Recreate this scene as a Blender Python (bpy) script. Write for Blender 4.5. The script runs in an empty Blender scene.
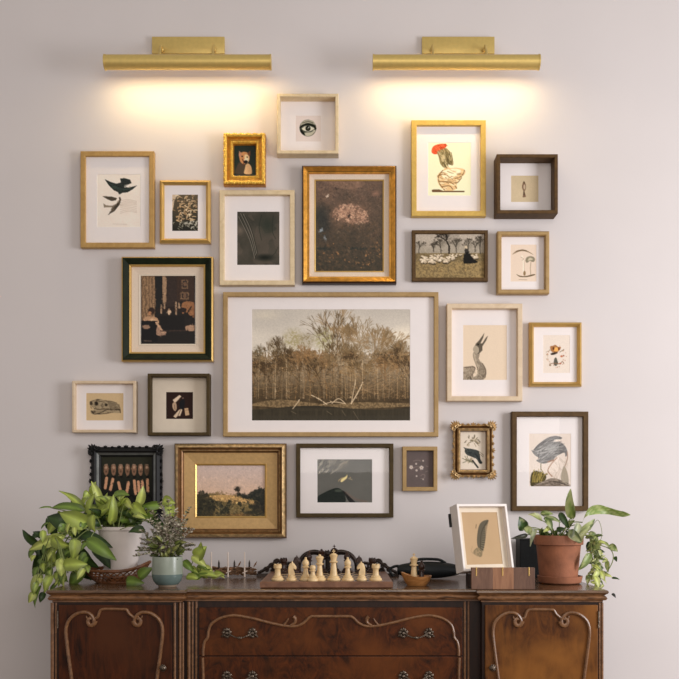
import bpy, bmesh, math, random
import numpy as np
from mathutils import Vector, Matrix, noise as mnoise
random.seed(7)
rng = np.random.RandomState(5)
PI = math.pi
# ---------------------------------------------------------------- camera model
D = 3.0            # camera to wall (wall face is y = 0)
F = 923.0          # focal length in pixels
XC, YC = 339.5, 500.0
ZC = 1.195         # camera height
ZTOP = 0.95        # sideboard top
def W(px, py, y=0.0):
    k = (D + y) / F
    return Vector(((px - XC) * k, y, ZC - (py - YC) * k))
scn = bpy.context.scene
COL = scn.collection
cam_d = bpy.data.cameras.new('camera'); cam = bpy.data.objects.new('camera', cam_d); COL.objects.link(cam)
cam.location = (0, -D, ZC); cam.rotation_euler = (PI/2, 0, 0)
cam_d.sensor_width = 36; cam_d.lens = F / 679 * 36
cam_d.shift_y = (YC - 339.5) / 679
cam_d.clip_start = 0.05
scn.camera = cam
scn.view_settings.view_transform = 'Standard'
scn.view_settings.look = 'None'
scn.view_settings.exposure = .12

# ---------------------------------------------------------------- materials
def lin(c):
    c = np.asarray(c, float)
    return np.where(c <= .04045, c/12.92, ((c+.055)/1.055)**2.4)
def rgb(r, g, b):
    return tuple(lin([r/255, g/255, b/255])) + (1,)
def base(name):
    m = bpy.data.materials.new(name); m.use_nodes = True
    nt = m.node_tree; return m, nt, nt.nodes['Principled BSDF']
def plain(name, col, rough=.5, metal=0., spec=.5, var=.12, scale=40., bump=0., bscale=200., coord='Object', emit=None):
    m, nt, p = base(name)
    p.inputs['Roughness'].default_value = rough; p.inputs['Metallic'].default_value = metal
    p.inputs['Specular IOR Level'].default_value = spec
    tc = nt.nodes.new('ShaderNodeTexCoord'); n = nt.nodes.new('ShaderNodeTexNoise')
    n.inputs['Scale'].default_value = scale; n.inputs['Detail'].default_value = 5
    nt.links.new(tc.outputs[coord], n.inputs['Vector'])
    r = nt.nodes.new('ShaderNodeValToRGB')
    r.color_ramp.elements[0].position = .3; r.color_ramp.elements[1].position = .7
    r.color_ramp.elements[0].color = tuple(c*(1-var) for c in col[:3]) + (1,)
    r.color_ramp.elements[1].color = tuple(min(1, c*(1+var)) for c in col[:3]) + (1,)
    nt.links.new(n.outputs['Fac'], r.inputs['Fac']); nt.links.new(r.outputs['Color'], p.inputs['Base Color'])
    if bump:
        n2 = nt.nodes.new('ShaderNodeTexNoise'); n2.inputs['Scale'].default_value = bscale
        nt.links.new(tc.outputs[coord], n2.inputs['Vector'])
        b = nt.nodes.new('ShaderNodeBump'); b.inputs['Strength'].default_value = bump; b.inputs['Distance'].default_value = .002
        nt.links.new(n2.outputs['Fac'], b.inputs['Height']); nt.links.new(b.outputs['Normal'], p.inputs['Normal'])
    if emit:
        p.inputs['Emission Color'].default_value = emit[0]; p.inputs['Emission Strength'].default_value = emit[1]
    return m
def wood(name, c1, c2, rough=.4, stretch=(12, 12, 1.2), scale=6., spec=.5, coat=0., c3=None, distort=1.5, bump=.15):
    m, nt, p = base(name)
    p.inputs['Roughness'].default_value = rough; p.inputs['Specular IOR Level'].default_value = spec
    p.inputs['Coat Weight'].default_value = coat; p.inputs['Coat Roughness'].default_value = .2
    tc = nt.nodes.new('ShaderNodeTexCoord'); mp = nt.nodes.new('ShaderNodeMapping')
    mp.inputs['Scale'].default_value = stretch
    nt.links.new(tc.outputs['Object'], mp.inputs['Vector'])
    n = nt.nodes.new('ShaderNodeTexNoise'); n.inputs['Scale'].default_value = scale; n.inputs['Detail'].default_value = 8
    n.inputs['Distortion'].default_value = distort; n.inputs['Roughness'].default_value = .65
    nt.links.new(mp.outputs['Vector'], n.inputs['Vector'])
    r = nt.nodes.new('ShaderNodeValToRGB')
    e = r.color_ramp.elements; e[0].position = .32; e[0].color = c1; e[1].position = .68; e[1].color = c2
    nt.links.new(n.outputs['Fac'], r.inputs['Fac'])
    out = r.outputs['Color']
    if c3:
        n3 = nt.nodes.new('ShaderNodeTexNoise'); n3.inputs['Scale'].default_value = 7; n3.inputs['Detail'].default_value = 3
        nt.links.new(tc.outputs['Object'], n3.inputs['Vector'])
        r3 = nt.nodes.new('ShaderNodeValToRGB'); r3.color_ramp.elements[0].position = .42; r3.color_ramp.elements[1].position = .7
        nt.links.new(n3.outputs['Fac'], r3.inputs['Fac'])
        mx = nt.nodes.new('ShaderNodeMix'); mx.data_type = 'RGBA'
        nt.links.new(r3.outputs['Color'], mx.inputs['Factor']); nt.links.new(out, mx.inputs['A']); mx.inputs['B'].default_value = c3
        out = mx.outputs['Result']
    nt.links.new(out, p.inputs['Base Color'])
    b = nt.nodes.new('ShaderNodeBump'); b.inputs['Strength'].default_value = bump; b.inputs['Distance'].default_value = .001
    nt.links.new(n.outputs['Fac'], b.inputs['Height']); nt.links.new(b.outputs['Normal'], p.inputs['Normal'])
    return m
def attr_mat(name, rough=.7, spec=.3, sss=0., trans=0.):
    m, nt, p = base(name)
    a = nt.nodes.new('ShaderNodeVertexColor'); a.layer_name = 'Col'
    nt.links.new(a.outputs['Color'], p.inputs['Base Color'])
    p.inputs['Roughness'].default_value = rough; p.inputs['Specular IOR Level'].default_value = spec
    if trans:
        t = nt.nodes.new('ShaderNodeBsdfTranslucent'); nt.links.new(a.outputs['Color'], t.inputs['Color'])
        mx = nt.nodes.new('ShaderNodeMixShader'); mx.inputs[0].default_value = trans
        o = [x for x in nt.nodes if x.type == 'OUTPUT_MATERIAL'][0]
        nt.links.new(p.outputs[0], mx.inputs[1]); nt.links.new(t.outputs[0], mx.inputs[2]); nt.links.new(mx.outputs[0], o.inputs[0])
    return m
def glass_mat():
    m = bpy.data.materials.new('picture glass'); m.use_nodes = True; nt = m.node_tree; nt.nodes.clear()
    o = nt.nodes.new('ShaderNodeOutputMaterial'); t = nt.nodes.new('ShaderNodeBsdfTransparent'); g = nt.nodes.new('ShaderNodeBsdfGlossy')
    g.inputs['Roughness'].default_value = .02
    mx = nt.nodes.new('ShaderNodeMixShader')
    mx.inputs[0].default_value = .035; nt.links.new(t.outputs[0], mx.inputs[1]); nt.links.new(g.outputs[0], mx.inputs[2]); nt.links.new(mx.outputs[0], o.inputs[0])
    return m
M = {}
M['wall'] = plain('painted plaster', rgb(213, 206, 204), rough=.85, spec=.2, var=.02, scale=3, bump=.06, bscale=60)
M['floor'] = wood('floor boards', rgb(90, 62, 40), rgb(120, 86, 56), stretch=(1, 12, 1))
M['ash'] = wood('pale ash', rgb(205, 182, 142), rgb(226, 205, 168), rough=.55, stretch=(6, 6, 6), scale=4)
M['birch'] = wood('birch', rgb(205, 180, 148), rgb(222, 200, 170), rough=.55, stretch=(5, 5, 5), scale=4)
M['oak'] = wood('golden oak', rgb(166, 128, 68), rgb(188, 150, 86), rough=.45, stretch=(6, 6, 6), scale=5)
M['oaklight'] = wood('warm oak', rgb(156, 124, 74), rgb(176, 144, 92), rough=.5, stretch=(6, 6, 6), scale=5)
M['yellowoak'] = wood('yellow oak', rgb(196, 158, 70), rgb(214, 178, 88), rough=.45, stretch=(6, 6, 6), scale=5)
M['goldpaint'] = plain('pale gold', rgb(205, 168, 98), rough=.32, metal=.55, var=.08)
M['gold'] = plain('antique gold leaf', rgb(206, 148, 62), rough=.36, metal=.75, var=.25, scale=60, bump=.3)
M['goldbright'] = plain('bright gold leaf', rgb(234, 188, 78), rough=.4, metal=.4, var=.22, scale=120, bump=.6, bscale=300)
M['golddeep'] = plain('deep gold leaf', rgb(200, 140, 48), rough=.4, metal=.45, var=.25, scale=120, bump=.6, bscale=300)
M['goldold'] = plain('worn gold', rgb(196, 164, 116), rough=.42, metal=.55, var=.4, scale=90, bump=.5)
M['bronze'] = plain('brown bronze', rgb(112, 78, 44), rough=.38, metal=.5, var=.35, scale=70)
M['darkbrown'] = plain('dark brown wood edge', rgb(58, 36, 22), rough=.45, var=.2)
M['walnutframe'] = wood('dark walnut frame', rgb(74, 54, 30), rgb(96, 72, 42), rough=.6, spec=.2, stretch=(6, 6, 6), scale=6)
M['umber'] = wood('umber frame', rgb(58, 46, 24), rgb(78, 62, 34), rough=.6, spec=.2, stretch=(6, 6, 6), scale=6)
M['brownbox'] = wood('brown shadow box', rgb(74, 54, 30), rgb(98, 72, 40), rough=.55, spec=.2, stretch=(6, 6, 6), scale=6)
M['green'] = plain('dark green lacquer', rgb(26, 34, 18), rough=.6, spec=.2, var=.3, scale=50)
M['black'] = plain('black lacquer', rgb(18, 17, 17), rough=.5, spec=.3, var=.3)
M['iron'] = plain('dark cast metal', rgb(46, 33, 26), rough=.38, metal=.3, var=.4)
M['silver'] = plain('tarnished silver', rgb(120, 122, 120), rough=.35, metal=.6, var=.2)
M['mat'] = plain('white mat board', rgb(238, 230, 227), rough=.9, spec=.1, var=.01)
M['matcream'] = plain('cream mat board', rgb(222, 208, 188), rough=.9, spec=.1, var=.03)
M['linen'] = plain('linen liner', rgb(222, 204, 184), rough=.9, spec=.1, var=.06, scale=300)
M['goldliner'] = plain('flat gold liner', rgb(188, 152, 98), rough=.5, metal=.25, var=.1, scale=100)
M['print'] = attr_mat('printed paper', .75, .15)
M['oil'] = attr_mat('oil paint', .5, .3)
M['glass'] = glass_mat()
M['brass'] = plain('brushed brass', rgb(212, 184, 110), rough=.42, metal=.5, var=.05, scale=80)
M['brassdk'] = plain('brass shadowed', rgb(140, 110, 50), rough=.4, metal=.85, var=.1)
M['white'] = plain('white painted wood', rgb(226, 218, 212), rough=.5, var=.03)
M['walnut'] = wood('burr walnut', rgb(24, 10, 4), rgb(88, 42, 13), rough=.45, spec=.2, stretch=(5, 5, 3.0), scale=4.5, coat=.04, c3=rgb(98, 52, 18), distort=3)
M['shadeddoor'] = wood('shaded walnut veneer', rgb(26, 11, 5), rgb(78, 36, 12), rough=.45, spec=.2, stretch=(9, 9, 1.8), scale=4, coat=.04, c3=rgb(74, 38, 16), distort=2)  # left door: walnut darkened, weaker light there put into the colour
M['litdoor'] = wood('lit walnut veneer', rgb(52, 26, 10), rgb(104, 60, 22), rough=.45, spec=.2, stretch=(9, 9, 2.4), scale=4, coat=.04, c3=rgb(136, 86, 36), distort=2)  # right door: lighter, warmer copy, window-side light put into the colour
M['walnutdark'] = wood('dark carcass wood', rgb(20, 10, 6), rgb(48, 25, 13), spec=.3, rough=.45, stretch=(8, 8, 1.2), scale=4, coat=.15)
M['walnuttop'] = wood('scuffed sideboard top', rgb(44, 27, 16), rgb(112, 80, 52), rough=.26, stretch=(1.5, 9, 9), scale=5, coat=.3)
M['moulding'] = wood('worn moulding', rgb(62, 36, 18), rgb(146, 102, 64), rough=.36, stretch=(4, 14, 14), scale=6, coat=.2)
M['trim'] = wood('raised trim', rgb(92, 60, 36), rgb(136, 96, 62), bump=.03, spec=.5, rough=.36, stretch=(8, 8, 8), scale=6, coat=.2)
M['pewter'] = plain('old pewter', rgb(104, 92, 80), rough=.32, metal=.8, var=.45, scale=150, bump=.6, bscale=400)
M['cream'] = plain('boxwood', rgb(218, 188, 140), rough=.38, var=.1, scale=60)
M['ebony'] = plain('dark stained wood', rgb(52, 28, 18), rough=.35, var=.25, scale=60)
M['bowl'] = wood('olive wood', rgb(150, 98, 50), rgb(190, 134, 78), rough=.4, stretch=(3, 10, 10), scale=8)
M['pot'] = plain('white glazed ceramic', rgb(224, 214, 208), rough=.3, var=.03)
M['terracotta'] = plain('terracotta', rgb(142, 88, 60), rough=.75, var=.28, scale=22, bump=.3)
M['glaze'] = plain('grey green glaze', rgb(142, 150, 136), rough=.28, var=.1, scale=25)
M['glaze2'] = plain('blue grey glaze', rgb(96, 112, 108), rough=.25, var=.12, scale=25)
M['clay'] = plain('bare clay', rgb(172, 152, 130), rough=.8, var=.08)
M['soil'] = plain('potting soil', rgb(38, 28, 20), rough=.95, var=.5, scale=150, bump=.8)
M['wicker'] = plain('dark wicker', rgb(116, 72, 42), rough=.45, var=.5, scale=30)
M['twig'] = plain('brown twigs', rgb(112, 80, 54), rough=.7, var=.5, scale=60)
M['palewood'] = plain('pale tapers', rgb(222, 204, 190), rough=.6, var=.1)
M['leaf'] = attr_mat('leaf', .38, .5, trans=.25)
M['stem'] = plain('green stem', rgb(120, 132, 70), rough=.5, var=.15)
M['stemdk'] = plain('woody stem', rgb(92, 80, 62), rough=.7, var=.2)
M['leather'] = plain('black leather', rgb(13, 16, 17), spec=.3, rough=.5, var=.25, bump=.3)
M['emit'] = plain('warm lamp diffuser', rgb(255, 236, 190), rough=.5, var=0, emit=((1, .8, .42, 1), 5.0))

# ---------------------------------------------------------------- object helpers
ORIG = {}
def tag(o, label, cat, group=None, kind=None):
    if label: o['label'] = label
    if cat: o['category'] = cat
    if group: o['group'] = group
    if kind: o['kind'] = kind
    return o
def thing(name, label, cat, loc=(0, 0, 0), group=None, rot=None):
    o = bpy.data.objects.new(name, None); COL.objects.link(o)
    o.empty_display_size = .02
    o.location = loc; ORIG[o] = Vector(loc) if rot is None else Vector((0, 0, 0))
    if rot: o.rotation_euler = rot
    return tag(o, label, cat, group)
def finish(me, smooth):
    if smooth:
        me.polygons.foreach_set('use_smooth', [True]*len(me.polygons))
        if smooth != 'all':
            me.set_sharp_from_angle(angle=math.radians(38))
def obj(name, bm, mat, parent=None, smooth=True, loc=None):
    """bm in world coordinates (or the local ones of a rotated thing)."""
    me = bpy.data.meshes.new(name)
    bmesh.ops.recalc_face_normals(bm, faces=bm.faces)
    off = ORIG.get(parent, Vector((0, 0, 0))) if parent else Vector((0, 0, 0))
    if loc is not None: off = Vector(loc)
    if off.length: bmesh.ops.translate(bm, verts=bm.verts, vec=-off)
    bm.to_mesh(me); bm.free()
    for m in (mat if isinstance(mat, (list, tuple)) else [mat]): me.materials.append(m)
    finish(me, smooth)
    o = bpy.data.objects.new(name, me); COL.objects.link(o)
    if parent:
        o.parent = parent; ORIG[o] = off
    elif loc is not None:
        o.location = loc; ORIG[o] = off
    return o
def new(): return bmesh.new()
def box(bm, x0, x1, y0, y1, z0, z1, bev=0, mi=0):
    vs = [bm.verts.new((x, y, z)) for x in (x0, x1) for y in (y0, y1) for z in (z0, z1)]
    fs = []
    for f in ((0, 1, 3, 2), (4, 6, 7, 5), (0, 4, 5, 1), (2, 3, 7, 6), (0, 2, 6, 4), (1, 5, 7, 3)):
        fc = bm.faces.new([vs[i] for i in f]); fc.material_index = mi; fs.append(fc)
    if bev:
        es = set(e for f in fs for e in f.edges)
        r = bmesh.ops.bevel(bm, geom=list(es), offset=bev, segments=2, affect='EDGES', profile=.5)
        for f in r['faces']: f.material_index = mi
def tube(bm, pts, rad, n=8, cap=True, flat=1.0, mi=0):
    pts = [Vector(p) for p in pts]
    rs = rad if isinstance(rad, (list, tuple)) else [rad]*len(pts)
    rings = []; up = None
    for i, p in enumerate(pts):
        t = (pts[min(i+1, len(pts)-1)] - pts[max(i-1, 0)])
        if t.length < 1e-9: t = Vector((0, 0, 1))
        t.normalize()
        if up is None:
            up = Vector((0, 1, 0)) if abs(t.y) < .9 else Vector((1, 0, 0))
        up = (up - t*up.dot(t)); up.normalize()
        s = t.cross(up)
        rings.append([bm.verts.new(p + (s*math.cos(a) + up*math.sin(a)*flat)*rs[i]) for a in [2*PI*k/n for k in range(n)]])
    for a, b in zip(rings, rings[1:]):
        for k in range(n):
            f = bm.faces.new((a[k], a[(k+1) % n], b[(k+1) % n], b[k])); f.material_index = mi
    if cap:
        bm.faces.new(rings[0][::-1]).material_index = mi; bm.faces.new(rings[-1]).material_index = mi
def lathe(bm, prof, c, n=32, mi=None, sx=1, sy=1):
    c = Vector(c); rings = []
    for r, z in prof:
        if r < 1e-6: rings.append([bm.verts.new(c + Vector((0, 0, z)))])
        else: rings.append([bm.verts.new(c + Vector((r*sx*math.cos(2*PI*k/n), r*sy*math.sin(2*PI*k/n), z))) for k in range(n)])
    for j, (a, b) in enumerate(zip(rings, rings[1:])):
        for k in range(n):
            k2 = (k+1) % n
            if len(a) == 1 and len(b) == 1: continue
            if len(a) == 1: f = bm.faces.new((a[0], b[k2], b[k]))
            elif len(b) == 1: f = bm.faces.new((a[k], a[k2], b[0]))
            else: f = bm.faces.new((a[k], a[k2], b[k2], b[k]))
            if mi: f.material_index = mi[j]
def ball(bm, c, r, n=8, s=(1, 1, 1)):
    mt = Matrix.Translation(Vector(c)) @ Matrix.Diagonal((*s, 1))
    bmesh.ops.create_uvsphere(bm, u_segments=n, v_segments=max(4, n*3//4), radius=r, matrix=mt)
def smoothline(pts, k=6, closed=False):
    P = [np.array(p, float) for p in pts]; out = []; n = len(P)
    rngi = range(n if closed else n-1)
    for i in rngi:
        if closed: a, b, c, d = P[i-1], P[i], P[(i+1) % n], P[(i+2) % n]
        else: a, b, c, d = P[max(i-1, 0)], P[i], P[i+1], P[min(i+2, n-1)]
        for j in range(k):
            t = j/k
            out.append(.5*((2*b) + (c-a)*t + (2*a-5*b+4*c-d)*t*t + (3*b-a-3*c+d)*t**3))
    if not closed: out.append(P[-1])
    return out

# ---------------------------------------------------------------- painting the flat pictures
GAIN = 1.22
class Art:
    """a raster painted in photo pixels; becomes a fine grid of vertices with a colour attribute."""
    def __init__(s, x0, y0, x1, y1, view, bg, grain=.03, ss=4):
        s.r = (x0, y0, x1, y1); s.ox, s.oy, s.k = view; s.ss = ss
        s.w = int(round((x1-x0)*ss)); s.h = int(round((y1-y0)*ss))
        s.a = np.ones((s.h, s.w, 3))*(np.array(bg)/255.)
        s.X, s.Y = np.meshgrid((np.arange(s.w)+.5)/ss + x0, (np.arange(s.h)+.5)/ss + y0)
        s.VX = (s.X - s.ox)*s.k; s.VY = (s.Y - s.oy)*s.k     # in zoomed view coordinates
        s.grain = grain
    def fbm(s, size, oct=3, sx=1., sy=1., seed=None):
        r = np.random.RandomState(seed if seed is not None else rng.randint(1 << 30)); out = np.zeros((s.h, s.w)); amp = 1; tot = 0
        for o in range(oct):
            gx = max(2, int(s.w/(size*s.ss*sx)*2**o)+2); gy = max(2, int(s.h/(size*s.ss*sy)*2**o)+2)
            g = r.rand(gy+1, gx+1)
            xs = np.linspace(0, gx-1e-3, s.w); ys = np.linspace(0, gy-1e-3, s.h)
            xi = xs.astype(int); yi = ys.astype(int); fx = xs-xi; fy = (ys-yi)[:, None]
            fx = fx*fx*(3-2*fx); fy = fy*fy*(3-2*fy)
            v = (g[yi][:, xi]*(1-fx)+g[yi][:, xi+1]*fx)*(1-fy)+(g[yi+1][:, xi]*(1-fx)+g[yi+1][:, xi+1]*fx)*fy
            out += v*amp; tot += amp; amp *= .55
        return out/tot
    def mix(s, mask, col, al=1.):
        m = (np.clip(mask, 0, 1)*al)[..., None]
        s.a = s.a*(1-m) + (np.asarray(col, float)/255.)*m
    def inside(s, pts):
        P = np.array(pts, float); m = np.zeros((s.h, s.w), bool); n = len(P)
        for i in range(n):
            x1, y1 = P[i]; x2, y2 = P[(i+1) % n]
            if y1 == y2: continue
            c = ((s.VY >= min(y1, y2)) & (s.VY < max(y1, y2)))
            m ^= c & (s.VX < (x2-x1)*(s.VY-y1)/(y2-y1)+x1)
        return m
    def poly(s, pts, col, al=1., smooth=True, tex=0., tsize=1.2):
        if smooth: pts = smoothline(pts, 5, True)
        m = s.inside(pts).astype(float)
        if tex: m = m*(1-tex+tex*(s.fbm(tsize, 2) > .5))
        s.mix(m, col, al); return m
    def line(s, pts, w, col, al=1., smooth=True, w2=None):
        if smooth and len(pts) > 2: pts = smoothline(pts, 5)
        n = len(pts)-1; mm = np.zeros((s.h, s.w))
        for i in range(n):
            (x1, y1), (x2, y2) = pts[i], pts[i+1]
            ww = w if w2 is None else w+(w2-w)*i/max(1, n-1)
            pad = ww+8
            ax0 = int(max(0, ((min(x1, x2)-pad)/s.k+s.ox-s.r[0])*s.ss)); ax1 = int(min(s.w, ((max(x1, x2)+pad)/s.k+s.ox-s.r[0])*s.ss+1))
            ay0 = int(max(0, ((min(y1, y2)-pad)/s.k+s.oy-s.r[1])*s.ss)); ay1 = int(min(s.h, ((max(y1, y2)+pad)/s.k+s.oy-s.r[1])*s.ss+1))
            if ax1 <= ax0 or ay1 <= ay0: continue
            X = s.VX[ay0:ay1, ax0:ax1]; Y = s.VY[ay0:ay1, ax0:ax1]
            dx, dy = x2-x1, y2-y1; L = dx*dx+dy*dy+1e-9
            t = np.clip(((X-x1)*dx+(Y-y1)*dy)/L, 0, 1)
            d = np.hypot(X-x1-t*dx, Y-y1-t*dy)
            aa = s.k/s.ss
            mm[ay0:ay1, ax0:ax1] = np.maximum(mm[ay0:ay1, ax0:ax1], np.clip((ww/2-d)/aa+.5, 0, 1))
        ii = np.nonzero(mm.any(1))[0]; jj = np.nonzero(mm.any(0))[0]
        if len(ii) and len(jj):
            sl = (slice(ii[0], ii[-1]+1), slice(jj[0], jj[-1]+1)); m = (mm[sl]*al)[..., None]
            s.a[sl] = s.a[sl]*(1-m)+np.asarray(col, float)/255.*m
    def ell(s, cx, cy, rx, ry, col, al=1., rot=0., soft=.15, tex=0.):
        c, n = math.cos(rot), math.sin(rot); R = max(rx, ry)+s.k
        j0 = int(max(0, ((cx-R)/s.k+s.ox-s.r[0])*s.ss)); j1 = int(min(s.w, ((cx+R)/s.k+s.ox-s.r[0])*s.ss+2))
        i0 = int(max(0, ((cy-R)/s.k+s.oy-s.r[1])*s.ss)); i1 = int(min(s.h, ((cy+R)/s.k+s.oy-s.r[1])*s.ss+2))
        if j1 <= j0 or i1 <= i0: return
        X_, Y_ = s.VX[i0:i1, j0:j1], s.VY[i0:i1, j0:j1]
        u = ((X_-cx)*c+(Y_-cy)*n)/rx; v = (-(X_-cx)*n+(Y_-cy)*c)/ry
        m = np.clip((1-np.hypot(u, v))/soft, 0, 1)
        if tex: m = m*(1-tex+tex*(s.fbm(1.2, 2)[i0:i1, j0:j1] > .5))
        m = (m*al)[..., None]; s.a[i0:i1, j0:j1] = s.a[i0:i1, j0:j1]*(1-m)+np.asarray(col, float)/255.*m
    def grad(s, y0, c0, y1, c1):
        t = np.clip((s.VY-y0)/(y1-y0), 0, 1)[..., None]
        s.a = (1-t)*np.array(c0)/255. + t*np.array(c1)/255.
    def hatch(s, pts, n, ang, L, cols, w=2.2, seed=1, jit=.35, al=.7):
        P = smoothline(pts, 5, True); m = s.inside(P); ii, jj = np.nonzero(m); r = random.Random(seed)
        if not len(ii): return
        for q in range(n):
            k = r.randrange(len(ii)); x, y = s.VX[ii[k], jj[k]], s.VY[ii[k], jj[k]]; a = ang+r.uniform(-jit, jit); l = L*r.uniform(.5, 1.1)
            s.line([(x-l/2*math.cos(a), y-l/2*math.sin(a)), (x+l/2*math.cos(a), y+l/2*math.sin(a))], w*r.uniform(.7, 1.3), r.choice(cols), al)
    def dabs(s, n, size, var, box_=None, seed=1, aspect=.6):
        r = random.Random(seed); H, Wd = s.h, s.w
        for q in range(n):
            i, j = r.randrange(H), r.randrange(Wd)
            vx, vy = s.VX[i, j], s.VY[i, j]
            if box_ and not (box_[0] < vx < box_[2] and box_[1] < vy < box_[3]): continue
            c = s.a[min(H-1, max(0, i+r.randint(-3, 3))), min(Wd-1, max(0, j+r.randint(-3, 3)))]*(1+r.uniform(-var, var))+r.uniform(-var, var)*.06
            R = max(1, r.uniform(.5, 1)*size/s.k*s.ss); rr = int(R)+1; a = r.uniform(0, PI); ca, sa = math.cos(a), math.sin(a)
            i0, i1, j0, j1 = max(0, i-rr), min(H, i+rr+1), max(0, j-rr), min(Wd, j+rr+1)
            yy, xx = np.mgrid[i0:i1, j0:j1]; u = ((xx-j)*ca+(yy-i)*sa)/R; v = (-(xx-j)*sa+(yy-i)*ca)/(R*aspect)
            m = np.clip((1-np.hypot(u, v))/.35, 0, 1)[..., None]*.8
            s.a[i0:i1, j0:j1] = s.a[i0:i1, j0:j1]*(1-m)+np.clip(c, 0, 1)*m
    def mul(s, f, amt): s.a = np.clip(s.a*(1+(f[..., None]-.5)*2*amt), 0, 1)
    def build(s, y, name, parent, mat=None, dark=1.0):
        if s.grain: s.mul(s.fbm(.6, 2), s.grain)
        q = s.ss//2; h, w = s.h//q, s.w//q
        a = s.a[:h*q, :w*q].reshape(h, q, w, q, 3).mean((1, 3))
        a = np.clip(.5+(a-.5)*1.10, 0, 1); col = np.concatenate([np.clip(lin(a)*dark*GAIN, 0, .9), np.ones((h, w, 1))], 2)
        p0 = W(s.r[0], s.r[1], y); p1 = W(s.r[2], s.r[3], y)
        off = ORIG[parent]
        xs = np.linspace(p0.x, p1.x, w)-off.x; zs = np.linspace(p0.z, p1.z, h)-off.z
        GX, GZ = np.meshgrid(xs, zs)
        co = np.stack([GX, np.full_like(GX, y-off.y), GZ], 2).reshape(-1, 3)
        return grid(name, co, w, h, col.reshape(-1, 4), parent, mat or M['print'])
def grid(name, co, w, h, col, parent, mat):
    me = bpy.data.meshes.new(name)
    i = np.arange((h-1)*(w-1)); r = i//(w-1); c = i % (w-1); b = r*w+c
    faces = np.stack([b, b+w, b+w+1, b+1], 1).astype(np.int32)
    me.vertices.add(len(co)); me.vertices.foreach_set('co', co.astype(np.float32).ravel())
    nf = len(faces); me.loops.add(nf*4); me.loops.foreach_set('vertex_index', faces.ravel())
    me.polygons.add(nf); me.polygons.foreach_set('loop_start', np.arange(0, nf*4, 4, dtype=np.int32)); me.polygons.foreach_set('loop_total', np.full(nf, 4, np.int32))
    me.update(calc_edges=True); me.validate()
    at = me.color_attributes.new('Col', 'FLOAT_COLOR', 'POINT'); at.data.foreach_set('color', col.astype(np.float32).ravel())
    me.materials.append(mat)
    o = bpy.data.objects.new(name, me); COL.objects.link(o); o.parent = parent; ORIG[o] = ORIG.get(parent, Vector((0, 0, 0)))
    return o

# ---------------------------------------------------------------- setting
bm = new(); box(bm, -3.2, 3.2, 0, .15, 0, 3.2)
tag(obj('wall_back', bm, M['wall'], smooth=False), None, None, kind='structure')
bm = new(); box(bm, -3.2, 3.2, -5.0, .15, -.05, 0)
tag(obj('floor', bm, M['floor'], smooth=False), None, None, kind='structure')
bm = new(); box(bm, -3.2, -.9, -.016, 0, 0, .14, .004); box(bm, .9, 3.2, -.016, 0, 0, .14, .004)
tag(obj('baseboard_back', bm, M['white'], smooth=False), None, None, kind='structure')

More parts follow.
